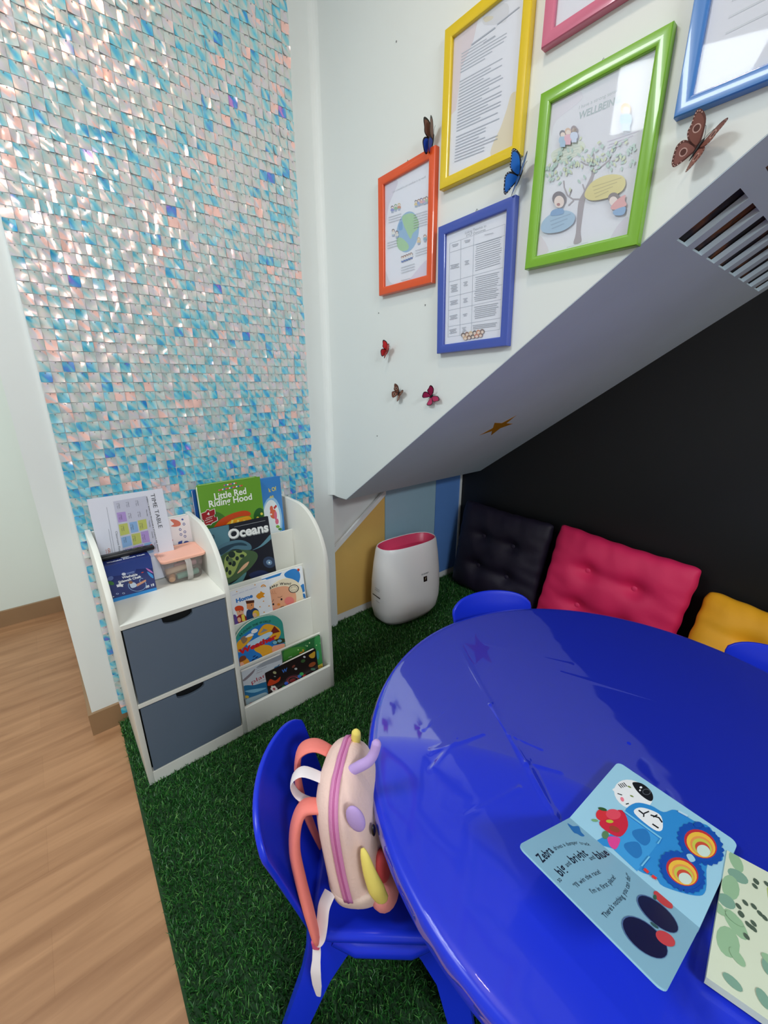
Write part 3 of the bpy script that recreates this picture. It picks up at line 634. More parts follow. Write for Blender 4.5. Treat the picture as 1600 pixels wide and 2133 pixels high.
def d_weather(a):
    a.poly([(0, 600), (900, 600), (900, 1600), (0, 1600)], C(56, 150, 138)); B = C(38, 122, 200)
    a.smooth([(175, 1000), (260, 900), (420, 800), (560, 760), (680, 800), (745, 900), (740, 1000), (780, 1060), (760, 1200), (560, 1290), (300, 1400), (230, 1420), (190, 1200)], B)
    Y = C(232, 168, 44); a.smooth([(180, 1000), (260, 930), (370, 900), (400, 930), (330, 1010), (250, 1080), (200, 1130)], Y); a.smooth([(470, 900), (540, 790), (620, 780), (720, 840), (750, 920), (700, 1000), (620, 960), (540, 930)], Y)
    a.smooth([(420, 1090), (520, 1050), (630, 1080), (650, 1160), (600, 1230), (540, 1270), (500, 1180), (430, 1130)], Y)
    a.smooth([(240, 930), (300, 900), (330, 960), (270, 1010)], C(150, 120, 90)); a.poly([(610, 925), (680, 815), (742, 900)], C(120, 40, 34)); a.poly([(500, 890), (550, 830), (600, 860)], C(140, 140, 150))
    a.smooth([(385, 860), (400, 830), (440, 815), (475, 835), (460, 865), (410, 880)], WHITE); a.smooth([(330, 1010), (600, 890), (640, 930), (400, 1060)], C(190, 220, 240)); a.smooth([(300, 920), (370, 875), (420, 900), (360, 920)], WHITE)
    for x, y in ((410, 1200), (440, 1215), (395, 1245), (470, 1230)): a.ell((x, y), 24, 8, C(24, 50, 90), -30)
    a.smooth([(640, 1090), (700, 1070), (780, 1060), (780, 1110), (720, 1180), (650, 1190)], C(240, 170, 140)); a.smooth([(640, 1040), (700, 990), (790, 1000), (790, 1040), (690, 1060)], C(60, 64, 40)); a.ell((675, 1035), 26, 22, C(120, 180, 200)); a.ell((730, 1020), 26, 20, C(120, 180, 200)); a.line([(665, 1200), (720, 1160), (770, 1120)], 14, C(150, 50, 110))
    a.smooth([(210, 1230), (290, 1210), (340, 1260), (340, 1340), (280, 1370), (220, 1330)], C(220, 150, 50)); a.smooth([(215, 1200), (280, 1180), (300, 1230), (210, 1270)], C(126, 66, 40)); a.ell((240, 1310), 30, 40, C(240, 170, 140))
    a.curvetext('AROUND THE WORLD', [(228, 905), (290, 850), (370, 800), (450, 770), (540, 750), (640, 755)], C(20, 50, 60), 0.008, 0.02)
    a.text('Weather', (205, 1165), (700, 980), C(206, 34, 40), 0.019, 0.06)
wsh = [(0.182 * 0.5 + 0.091 * math.cos(a), 0, 0.125 + 0.062 * math.sin(a)) for a in [PI * i / 24 for i in range(25)]] + [(0, 0, 0.0), (0.182, 0, 0.0)]
book('picture_book', 'teal round-topped Around the World Weather book', -0.606, -0.290, 0.205, 0.182, 0.187, 0.012, C(56, 150, 138), d_weather, 5, 0, 0.05,
     [(135, 750), (770, 610), (800, 1190), (215, 1440)], shape=wsh)
def d_green(a):
    a.poly([(700, 900), (1500, 900), (1500, 1600), (700, 1600)], C(44, 110, 60)); a.smooth([(820, 1190), (900, 1140), (1100, 1130), (1000, 1300), (830, 1320)], C(70, 140, 54)); a.smooth([(1230, 1020), (1330, 1010), (1345, 1330), (1270, 1340)], C(56, 150, 80))
    a.poly([(1240, 1375), (1345, 1330), (1350, 1430), (1225, 1480)], C(222, 200, 80)); a.arc((1305, 1405), 26, 36, 180, 330, C(180, 90, 40), 10)
    for i in range(14):
        a.ell((random.uniform(860, 1320), random.uniform(1060, 1180)), 7, 9, C(210, 230, 170) if i % 2 else C(110, 190, 120), 30)
    a.ell((1035, 1192), 26, 8, C(226, 150, 50), -20); a.ell((1068, 1165), 10, 18, C(226, 150, 50)); a.ell((1270, 1220), 18, 60, C(60, 160, 170)); a.text('my', (870, 1258), (915, 1240), WHITE, 0.004)
book('picture_book', 'green jungle-patterned book in the lowest rack step', -0.451, -0.322, 0.073, 0.166, 0.167, 0.006, C(44, 110, 60), d_green, 4, 0, 0.004,
     [(800, 1180), (1310, 960), (1347, 1440), (800, 1665)])
book('picture_book', 'white book edge behind the green jungle book', -0.45, -0.314, 0.073, 0.168, 0.164, 0.006, C(226, 236, 240), None, 4, 0)
def d_plane(a):
    a.poly([(100, 1100), (900, 1100), (900, 2100), (100, 2100)], C(196, 202, 210)); a.smooth([(420, 1380), (600, 1260), (740, 1200), (780, 1260), (600, 1330)], C(150, 156, 166)); a.smooth([(240, 1540), (330, 1460), (410, 1390), (380, 1450), (280, 1540)], C(130, 120, 128))
    a.smooth([(250, 1620), (400, 1600), (590, 1560), (600, 1700), (450, 1750), (280, 1800)], C(40, 106, 150)); a.smooth([(270, 1680), (420, 1650), (560, 1640), (400, 1700)], C(120, 176, 204)); a.smooth([(270, 1800), (420, 1740), (560, 1700), (570, 1800), (300, 1900)], C(150, 172, 180))
    a.poly([(330, 1840), (420, 1805), (425, 1850), (340, 1890)], C(190, 50, 46)); a.smooth([(450, 1840), (520, 1780), (560, 1790), (540, 1820), (470, 1850)], C(90, 84, 50)); a.ell((295, 1755), 30, 20, C(206, 170, 60)); a.ell((690, 1375), 34, 14, C(60, 110, 150), -20); a.ell((715, 1355), 26, 8, C(60, 110, 150), -50)
    R = C(170, 40, 56); a.text('plane', (365, 1590), (625, 1450), R, 0.016, 0.0); a.text('How a', (430, 1455), (500, 1425), C(140, 100, 110), 0.005); a.text('works', (450, 1570), (545, 1530), C(160, 110, 120), 0.005)
    a.line([(420, 1400), (560, 1340)], 4, C(120, 126, 140)); a.line([(430, 1420), (560, 1365)], 4, C(120, 126, 140))
book('picture_book', 'grey book about how a plane works, lowest rack step', -0.617, -0.350, 0.072, 0.150, 0.178, 0.010, C(196, 202, 210), d_plane, 4, 0, 0.003,
     [(230, 1430), (750, 1210), (830, 1740), (310, 2000)])
def d_dark(a):
    a.poly([(500, 1100), (1300, 1100), (1300, 2000), (500, 2000)], C(34, 22, 24)); a.text('W', (800, 1488), (872, 1458), C(60, 110, 190), 0.014, 0.04)
    a.smooth([(590, 1640), (640, 1560), (700, 1580), (770, 1530), (740, 1590), (640, 1640)], C(190, 62, 30)); a.arc((910, 1580), 62, 76, 0, 359, C(150, 60, 70), 24, 0.62, -20); a.arc((915, 1578), 90, 98, 100, 330, C(120, 60, 70), 20, 0.6, -20); a.ell((905, 1582), 40, 22, C(120, 30, 34), -20)
    for i, (x, y, c_) in enumerate(((740, 1700, C(190, 50, 60)), (780, 1670, C(60, 150, 90)), (820, 1620, C(50, 90, 190)), (1000, 1530, C(50, 110, 190)), (1030, 1500, C(60, 170, 90)), (1060, 1530, C(180, 60, 60)))): a.ell((x, y), 26, 20, c_, -30)
    for i in range(6): t = i * PI / 3; a.ell((655 + 26 * math.cos(t), 1690 + 30 * math.sin(t)), 17, 17, C(214, 206, 200))
    a.ell((655, 1690), 16, 16, C(150, 40, 60)); a.smooth([(640, 1770), (690, 1730), (720, 1750), (660, 1790)], C(210, 180, 60)); a.smooth([(1160, 1270), (1200, 1240), (1240, 1220), (1225, 1290), (1180, 1300)], C(206, 160, 50)); a.ell((1105, 1285), 14, 12, C(210, 210, 210)); a.ell((1080, 1335), 30, 18, C(60, 90, 50), -30); a.ell((1180, 1380), 50, 24, C(150, 76, 40), -30)
    a.ell((715, 1475), 20, 18, C(160, 160, 120)); a.ell((975, 1432), 18, 13, C(190, 190, 190), -20); a.ell((1180, 1440), 30, 16, C(70, 110, 90)); a.ell((705, 1525), 12, 8, C(130, 140, 130)); a.ell((955, 1400), 26, 12, C(120, 60, 50), -40); a.ell((1170, 1490), 24, 14, C(120, 40, 90), -30)
book('picture_book', 'dark patterned board book at the very front of the lowest step', -0.5335, -0.353, 0.0735, 0.212, 0.132, 0.012, C(34, 22, 24), d_dark, 5, 1.5, 0.006,
     [(600, 1480), (1255, 1185), (1240, 1550), (555, 1900)])

# ================================================================== NOOK ITEMS
def chalk_box():
    w, d, h = 0.122, 0.062, 0.118
    t = thing('chalk_box', 'dark blue box of washable sidewalk chalk on the top shelf', 'chalk box', (-0.926, -0.205, 0.578))
    N = C(34, 48, 112, 0.25); b = MB(); b.box((0, 0, 0), (w, d, h), N, 0.001); o = obj('carton', b, t)
    a = MB(); A = Art(a, [(300, 890), (790, 790), (860, 1160), (375, 1290)], w, h, 0, 0, -0.0002)
    A.poly([(300, 890), (790, 790), (815, 920), (640, 925), (630, 960), (450, 990), (320, 1000)], C(44, 66, 138)); A.poly([(368, 1250), (860, 1130), (870, 1180), (380, 1300)], C(40, 140, 214))
    Wh = C(240, 242, 246); A.text('Washable', (490, 1026), (655, 992), Wh, 0.0075, 0.03); A.text('Sidewalk Chalk', (450, 1076), (695, 1016), Wh, 0.0075, 0.03)
    A.text('20', (742, 1135), (780, 1125), Wh, 0.0075, 0.04); A.text('15', (800, 1118), (832, 1110), Wh, 0.0075, 0.04); A.text('1+', (372, 1238), (402, 1230), Wh, 0.006, 0.02)
    A.ell((508, 975), 22, 16, C(214, 220, 236)); A.line([(540, 968), (620, 950)], 6, C(150, 170, 220)); A.line([(542, 980), (622, 963)], 6, C(110, 130, 190))
    A.ell((365, 1018), 34, 24, C(90, 110, 170), -20); A.ell((370, 1070), 34, 20, C(60, 120, 60), 20)
    A.arc((650, 1100), 92, 98, -30, 200, C(150, 190, 230), 24, 0.7); A.arc((700, 1050), 22, 27, 0, 300, C(150, 190, 230), 14)
    A.smooth([(570, 1080), (620, 1070), (645, 1110), (590, 1130)], C(200, 214, 232)); A.ell((580, 1068), 22, 16, C(150, 100, 70)); A.poly([(640, 1090), (740, 1040), (745, 1060), (650, 1115)], C(210, 150, 120))
    A.smooth([(740, 915), (790, 940), (820, 975), (770, 950)], C(196, 120, 190)); A.smooth([(755, 955), (810, 990), (820, 1030), (780, 1000)], C(60, 150, 220)); A.ell((705, 962), 14, 5, C(220, 80, 60), -15)
    A.poly([(425, 1090), (450, 1085), (470, 1065), (480, 1085), (505, 1085), (495, 1100), (500, 1115), (465, 1110), (435, 1118)], Wh); A.arc((435, 1190), 10, 15, 0, 359, C(190, 210, 240), 12, .6); A.arc((502, 1186), 10, 15, 0, 359, C(190, 210, 240), 12, .6)
    obj('front_label', a, o)
    a = MB(); A = Art(a, None, w, d, to3=lambda u, v, k: (u, v, h + 0.0004 + k)); A.text('Washable Sidewalk Chalk', (0.010, 0.022), (0.112, 0.022), C(230, 232, 240), 0.0075, 0.03, raw=True); A.ell((0.06, 0.04), 0.012, 0.006, C(220, 226, 240), raw=True); obj('top_label', a, o)
    # remote control lying on the box
    t = thing('remote_control', 'black remote control lying across the blue chalk box', 'remote control', (-0.934, -0.168, 0.6985), rotz=0.0)
    b = MB(); b.box((0, 0, 0), (0.152, 0.026, 0.014), mat((20, 20, 23), 0.35), 0.005); obj('casing', b, t, 0.8)
    for i in range(10):
        b = MB(); b.ball((0.06 + 0.0095 * i, 0.008 + 0.009 * (i % 2), 0.0145), (0.0028, 0.0024, 0.0012), mat((70, 72, 76), 0.4) if i < 9 else mat((190, 40, 36), 0.4), 10, 6); obj('button', b, t)
chalk_box()
def timetable():
    m = clear_mat('clear_acrylic', (252, 253, 255), 0.045, 0.03)
    t = thing('sign_holder', 'clear acrylic sign holder with a sideways printed timetable', 'sign holder', (-0.928, -0.135, 0.5785), rot=(-math.radians(6), 0, 0))
    b = MB(); b.add([(0, 0, 0.002), (0.212, 0, 0.002), (0.212, 0, 0.305), (0, 0, 0.305), (0, 0.004, 0.305), (0.212, 0.004, 0.305), (0.212, 0.004, 0.002), (0, 0.004, 0.002), (0, 0.045, 0.001), (0.212, 0.045, 0.001)], [(0, 1, 2, 3), (4, 5, 6, 7), (7, 6, 9, 8)], m); obj('acrylic_sleeve', b, t)
    w, h = 0.205, 0.297
    b = MB(); b.box((0.003, 0.0016, 0.004), (0.003 + w, 0.0020, 0.004 + h), mat((238, 238, 246), 0.6)); 
    # corners in the sketch: the sheet is 0.297 tall but only its top 0.19 m was sketched
    A = Art(b, [(100, 205), (915, 110), (1030, 850), (290, 1020)], w, h, 0.003, 0.004, 0.0015)
    P = C(190, 160, 220); Y = C(206, 210, 110); B = C(150, 190, 230); LV = C(206, 208, 228)
    A.poly([(385, 225), (740, 175), (840, 700), (480, 770)], C(212, 212, 226))
    for q, c_ in (([(415, 325), (510, 315), (525, 400), (430, 412)], P), ([(430, 430), (525, 415), (545, 510), (445, 530)], Y), ([(545, 412), (625, 400), (640, 490), (560, 505)], B), ([(635, 395), (725, 380), (735, 465), (650, 485)], Y), ([(450, 545), (550, 525), (565, 610), (465, 635)], B), ([(560, 515), (655, 500), (665, 590), (575, 612)], Y), ([(660, 495), (740, 480), (755, 580), (672, 590)], P), ([(570, 625), (680, 600), (700, 690), (590, 720)], P), ([(690, 595), (765, 580), (785, 670), (705, 690)], B), ([(480, 650), (560, 630), (575, 720), (490, 740)], P)):
        A.poly(q, c_)
    A.text('TIME TABLE', (785, 160), (852, 462), C(60, 60, 66), 0.012, 0.0); A.text('WEEKLY SESSIONS PROGRAM & STUDENTS PER SESSION', (738, 180), (832, 668), C(40, 40, 46), 0.0032, 0.02)
    A.text('Classroom Five in 30 min', (392, 490), (438, 775), C(90, 90, 98), 0.0055); A.line([(312, 275), (395, 780)], 4, C(170, 170, 180)); A.line([(322, 470), (365, 770)], 4, C(170, 170, 180))
    for i, s_ in enumerate(('Monday', 'Tuesday', 'Wednesday', 'Thursday')): A.text(s_, (728 + i * 22, 300 + i * 95), (738 + i * 22, 358 + i * 95), C(70, 70, 80), 0.0035)
    for i in range(3):
        for j in range(5):
            x = 440 + i * 100 + j * 17; y = 240 + j * 100 - i * 12
            A.text('class', (x, y), (x + 8, y + 46), C(80, 80, 96), 0.003); A.text('5 - 7yrs', (x - 20, y + 3), (x - 12, y + 48), C(80, 80, 96), 0.003)
    A.text('GUPS', (300, 640), (318, 730), C(206, 120, 80), 0.006, 0.02)
    for i in range(5): A.ell((284 + 3 * i, 655 + 16 * i), 4, 5, C(206, 110, 110))
    obj('timetable_sheet', b, t)
timetable()
def paper2():
    t = thing('terrazzo_notebook', 'white notebook with terracotta and blue blob shapes behind the tub', 'notebook', (-0.755, -0.083, 0.5785), rot=(-math.radians(8), 0, 0))
    b = MB(); b.box((0, 0.0006, 0), (0.125, 0.006, 0.182), mat((236, 232, 230), 0.6)); obj('page_block', b, t)
    b = MB(); b.box((0, 0, 0), (0.125, 0.0006, 0.182), mat((232, 224, 226), 0.5))
    A = Art(b, [(850, 450), (1225, 385), (1300, 800), (940, 930)], 0.125, 0.182, 0, 0, -0.0001)
    T = C(206, 110, 90); N = C(52, 76, 150); A.smooth([(1020, 435), (1060, 430), (1110, 450), (1115, 480), (1070, 495), (1025, 490), (1055, 470)], T)
    A.smooth([(1000, 640), (1040, 610), (1030, 650), (1060, 665), (1010, 660)], T); A.poly([(1090, 630), (1130, 615), (1125, 660), (1090, 665)], N); A.ell((1168, 635), 26, 18, N, -10); A.ell((1135, 430), 10, 8, N)
    for p in ((1148, 470), (1112, 518), (1155, 538), (1118, 562), (1156, 577)): A.arc(p, 7, 12, 0, 359, N, 12)
    A.smooth([(860, 510), (890, 520), (940, 680), (900, 650)], C(240, 190, 200))
    obj('front_cover', b, t)
paper2()
def tub():
    cx, cy = -0.712, -0.150
    t = thing('storage_tub', 'clear plastic storage tub with a pink lid on the top shelf', 'storage tub', (cx, cy, 0.5785))
    cl = clear_mat('frosted_plastic', (236, 232, 230), 0.05, 0.12, 0.14, (240, 230, 226)); pk = mat((240, 178, 156), 0.32, coat=0.2, name='pink_plastic')
    def ring(w, d, z, r=0.016, n=5):
        out = []
        for sx, sy, a0 in ((1, 1, 0), (-1, 1, 90), (-1, -1, 180), (1, -1, 270)):
            for i in range(n + 1):
                a = math.radians(a0 + 90 * i / n); out.append((sx * (w / 2 - r) + r * math.cos(a), sy * (d / 2 - r) + r * math.sin(a), z))
        return out
    b = MB(); b.loft([ring(.100, .092, .001), ring(.106, .098, .006), ring(.124, .116, .084)], cl, cap=False); b.loft([ring(.100, .092, .0012), ring(.100, .092, .0022)], cl); obj('tub_body', b, t, 0.8)
    b = MB(); b.loft([ring(.132, .124, .080), ring(.138, .130, .082), ring(.140, .132, .089), ring(.134, .126, .091), ring(.122, .114, .091), ring(.118, .110, .0885), ring(.116, .108, .0885)], pk); obj('lid', b, t, 0.7)
    b = MB(); hm = clear_mat('clear_handle', (244, 242, 240), 0.07, 0.1, 0.35, (236, 232, 230))
    pth = [(0.008, -0.062, 0.082), (0.009, -0.072, 0.074), (0.010, -0.070, 0.03), (0.010, -0.060, 0.008), (0.010, -0.048, 0.004)]
    b.tube(pth, 0.009, hm, 10, 0.2, upv=(1, 0, 0)); obj('handle', b, t, 1.0)
    # chalk sticks inside
    for i, (x, y, z, rz, ln, c_, lb) in enumerate(((0.012, -0.022, 0.0135, 0.10, 0.07, (150, 214, 200), 'mint green chalk stick lying in the tub'), (-0.006, 0.006, 0.0135, 0.12, 0.082, (236, 206, 186), 'pale peach chalk stick lying in the tub'), (-0.012, -0.008, 0.033, 0.14, 0.085, (238, 214, 190), 'cream chalk stick on top of the others in the tub'), (0.016, 0.014, 0.034, 0.0, 0.07, (226, 180, 190), 'pink chalk stick on top at the back of the tub'))):
        b = MB(); b.tube([(-ln / 2, 0, 0), (-ln / 2 + 0.003, 0, 0), (ln / 2 - 0.003, 0, 0), (ln / 2, 0, 0)], [0.008, 0.0105, 0.0105, 0.008], mat(c_, 0.8, noise=0.05, nscale=80), 16)
        o = obj('chalk_stick', b, None, 0.8); o.location = (cx + x, cy + y, 0.5785 + z - 0.0007); o.rotation_euler = (0, 0, rz); tag(o, lb, 'chalk', 'chalk sticks in the tub')
    b = MB(); b.tube([(0, -0.018, 0), (0, -0.015, 0), (0, 0.014, 0), (0, 0.018, 0)], [0.008, 0.0105, 0.0105, 0.008], mat((244, 190, 140), 0.8), 16)
    o = obj('chalk_stick', b, None, 0.8); o.location = (cx - 0.037, cy - 0.022, 0.5785 + 0.0128); o.rotation_euler = (0, 0, -0.25); tag(o, 'orange chalk stick with its round end facing out of the tub', 'chalk', 'chalk sticks in the tub')
tub()

# ================================================================== FRAMES
glassm = clear_mat('picture_glass', (253, 254, 255), 0.045, 0.03)
WASH = 0.38
def frame(label, yc, z0, color, draw=None, quad=None, tilt=0.0, w=0.25, h=0.337, hang=True, paper=(240, 242, 252)):
    """hung on the stair side wall; (yc,z0) = bottom centre"""
    t = thing('framed_poster', label, 'picture frame', (-0.0005, yc, z0), rot=(0, 0, -PI / 2))
    t.rotation_euler = (Matrix.Rotation(-PI / 2, 3, 'Z') @ Matrix.Rotation(math.radians(tilt), 3, 'Y')).to_euler()
    fm = mat(color, 0.28, coat=0.35)
    b = MB(); bw = 0.024
    # mitred moulding: profile (inset, depth)
    pf = [(0.0, -0.0), (0.0, -0.015), (0.0015, -0.0175), (0.004, -0.018), (bw - 0.005, -0.017), (bw - 0.001, -0.0155), (bw, -0.014), (bw, -0.006), (bw, 0.0)]
    rings = []
    for ins, y in pf:
        rings.append([(-w / 2 + ins, y, ins), (w / 2 - ins, y, ins), (w / 2 - ins, y, h - ins), (-w / 2 + ins, y, h - ins)])
    b.loft(rings, fm, cap=False); obj('frame_moulding', b, t, 0.5)
    pw, ph = w - 2 * bw, h - 2 * bw
    b = MB(); b.box((-pw / 2, -0.0075, bw), (pw / 2, -0.002, h - bw), mat(paper, 0.7, noise=0.015, nscale=12))
    if draw:
        A = Art(b, quad, pw, ph, -pw / 2, bw, -0.0076); draw(A)
    obj('poster', b, t)
    b = MB(); b.add([(-pw / 2, -0.0122, bw), (pw / 2, -0.0122, bw), (pw / 2, -0.0122, h - bw), (-pw / 2, -0.0122, h - bw)], [(0, 1, 2, 3)], glassm); obj('glass_pane', b, t)
    if hang:
        b = MB(); b.tube([(-0.009, -0.003, h - 0.002), (0.0, -0.003, h + 0.010), (0.009, -0.003, h - 0.002)], 0.0009, mat((150, 150, 150), 0.3, metal=0.9), 6); obj('hanging_loop', b, t)
    return t
GT = C(150, 158, 170)
def rows(A, y0, y1, n, xl, xr, m, wd=4.0, sl=0.0, ragged=0.1):
    """lines of body copy too small to read"""
    for i in range(n):
        y = y0 + (y1 - y0) * i / max(n - 1, 1); xa = xl + random.uniform(0, ragged) * (xr - xl) * 0.4; xb = xr - random.uniform(0, ragged) * (xr - xl)
        A.line([(xa, y + sl * (xa - xl)), (xb, y + sl * (xb - xl))], wd, m)
def kid(A, x, y, s, hair, shirt, pants=(110, 150, 210)):
    A.ell((x, y), 12 * s, 14 * s, C(60, 44, 40) if hair is None else C(*hair)); A.ell((x + 1 * s, y + 4 * s), 9 * s, 10 * s, C(246, 222, 206))
    A.smooth([(x - 11 * s, y + 14 * s), (x + 11 * s, y + 12 * s), (x + 13 * s, y + 34 * s), (x - 12 * s, y + 36 * s)], C(*shirt)); A.poly([(x - 10 * s, y + 34 * s), (x + 11 * s, y + 33 * s), (x + 10 * s, y + 50 * s), (x - 9 * s, y + 51 * s)], C(*pants))
def p_orange(A):
    A.smooth([(90, 520), (200, 480), (120, 700), (90, 900)], C(224, 218, 236)); A.smooth([(340, 1330), (460, 1200), (470, 1345), (300, 1400)], C(226, 216, 238)); A.smooth([(92, 1300), (130, 1400), (200, 1430), (92, 1450)], C(216, 222, 234))
    A.text('I am connected to and contribute to my world', (150, 590), (445, 440), GT, 0.0055)
    A.ell((285, 945), 98, 190, C(126, 176, 222), 8, 40); G = C(150, 206, 140)
    A.smooth([(240, 800), (330, 775), (380, 840), (375, 910), (330, 960), (310, 1010), (270, 930), (250, 880)], G); A.smooth([(190, 1010), (230, 1000), (290, 1060), (285, 1110), (230, 1120), (195, 1080)], G); A.smooth([(205, 880), (235, 850), (240, 920), (210, 930)], C(90, 150, 214))
    for x, y, h_, s_ in ((150, 720, (60, 50, 60), (110, 120, 200)), (180, 705, (90, 140, 90), (120, 180, 120)), (210, 695, (210, 180, 110), (206, 120, 80)), (360, 665, (60, 50, 60), (230, 200, 120)), (385, 655, (120, 80, 60), (120, 150, 220)), (408, 645, (70, 50, 110), (230, 160, 150)), (435, 640, (120, 80, 60), (200, 150, 190)), (455, 630, (70, 60, 60), (160, 190, 160)), (160, 935, (60, 50, 50), (240, 240, 230)), (192, 950, (60, 50, 50), (236, 230, 220)), (385, 1010, (230, 180, 110), (236, 200, 140)), (440, 985, (140, 80, 60), (110, 170, 190))):
        kid(A, x, y, 1.05, h_, s_, (150, 170, 200))
    for i in range(5): kid(A, 240 + 20 * i, 1180 - 8 * i, 0.9, (90, 50, 46), (240, 240, 244), (60, 90, 170))
    for (x, y, n, w_) in ((120, 815, 3, 110), (340, 790, 6, 120), (110, 1050, 3, 90), (355, 1120, 3, 110), (230, 1275, 3, 120)):
        for i in range(n): A.line([(x, y + 24 * i), (x + w_, y - w_ * 0.32 + 24 * i)], 5, C(176, 184, 194))
    A.line([(230, 1390), (310, 1370)], 4, GT)
frame('orange picture frame holding a globe and children poster', -0.4895, 1.488, (226, 84, 28), p_orange, [(85, 518), (492, 270), (465, 1345), (93, 1447)], -0.6, 0.246, 0.334)
def p_blue(A):
    L_ = C(140, 148, 166); A.text('Linking Theorists to', (857, 945), (1050, 890), C(110, 116, 130), 0.006); A.text('EYLF Outcomes', (868, 972), (1042, 925), C(110, 116, 130), 0.006)
    def ln(p, q): A.line([p, q], 3.0, L_)
    TL, TR, BR, BL = (715, 1025), (1222, 878), (1120, 1868), (658, 1905)
    ln(TL, TR); ln(TR, BR); ln(BR, BL); ln(BL, TL); ln((817, 998), (765, 1895)); ln((935, 965), (866, 1890))
    hs = [((713, 1110), (1215, 985)), ((690, 1390), (1180, 1290)), ((682, 1532), (1168, 1450)), ((675, 1657), (1150, 1588)), ((668, 1808), (1135, 1762))]
    for p, q in hs: ln(p, q)
    T = C(130, 138, 152)
    for (xa, ya, xb, yb, n, dy) in ((945, 1055, 1190, 1000, 13, 20.5), (925, 1365, 1155, 1330, 7, 19), (912, 1500, 1140, 1478, 6, 17.5), (905, 1645, 1125, 1622, 7, 17.5), (880, 1815, 1110, 1803, 3, 15)):
        for i in range(n):
            r_ = random.uniform(0, 30); A.line([(xa + r_ * .4 - i * 1.6, ya + i * dy), (xb - r_ - i * 1.6, yb + i * dy)], 5, T)
    for (x, y, n, w_) in ((735, 1040, 2, 60), (850, 1010, 2, 55), (712, 1235, 3, 80), (842, 1205, 3, 40), (706, 1425, 5, 62), (822, 1405, 3, 38), (694, 1575, 3, 70), (812, 1560, 3, 40), (684, 1712, 3, 70), (803, 1705, 2, 40), (675, 1842, 3, 66), (790, 1830, 3, 36), (1035, 968, 1, 80)):
        for i in range(n): A.line([(x + (i % 2) * 6, y + 15 * i), (x + w_ - (i % 2) * 8, y - w_ * .16 + 15 * i)], 5, T)
    hc = [(60, 44, 40), (120, 70, 50), (220, 180, 120), (50, 40, 44), (200, 110, 70), (90, 60, 50), (214, 160, 100), (110, 60, 40), (60, 44, 40), (200, 90, 60), (130, 80, 60)]
    for i in range(6): A.ell((798 + i * 34, 1895 - i * 4), 19, 22, C(*hc[i])); A.ell((799 + i * 34, 1902 - i * 4), 12, 15, C(246, 214, 190))
    for i in range(5): A.ell((815 + i * 34, 1925 - i * 4), 19, 20, C(*hc[i + 6])); A.ell((816 + i * 34, 1931 - i * 4), 12, 12, C(246, 214, 190))
frame('dark blue picture frame holding a printed table of outcomes', -0.7675, 1.2955, (62, 84, 176), p_blue, [(690, 938), (1258, 748), (1133, 1940), (627, 1973)], -2.1, 0.248, 0.335)
def p_yellow(A):
    A.poly([(180, 250), (480, 150), (420, 420), (300, 700), (240, 1140), (180, 1200)], C(238, 220, 226)); A.smooth([(880, 960), (800, 985), (750, 1150), (690, 1330), (620, 1480), (590, 1620), (700, 1700), (950, 1600), (950, 960)], C(238, 220, 176)); A.smooth([(560, 100), (760, 60), (740, 240), (520, 260)], C(226, 226, 234))
    T = C(166, 172, 188); A.smooth([(520, 200), (560, 180), (620, 185), (600, 220), (540, 240)], C(226, 214, 184))
    A.line([(520, 460), (640, 385)], 16, C(150, 156, 172))
    for i in range(36):
        yl = 560 + i * 32; yr = yl - 270 + i * 3.0; xl = 300 - i * 2.2; xr = 760 - i * 3; r_ = random.choice([0, 0, 0.05, 0.3]) if i % 6 else 0.45
        if i in (7, 8, 26): continue
        A.line([(xl, yl), (xl + (xr - xl) * (1 - r_), yl + (yr - yl) * (1 - r_))], 9, T)
    A.line([(400, 470), (640, 300)], 12, T); A.line([(660, 270), (880, 100)], 10, T)
frame('yellow picture frame holding a page of close text', -0.756, 1.713, (226, 196, 20), p_yellow, [(225, 395), (950, -160), (820, 1530), (162, 1845)], 0.0, 0.25, 0.337)
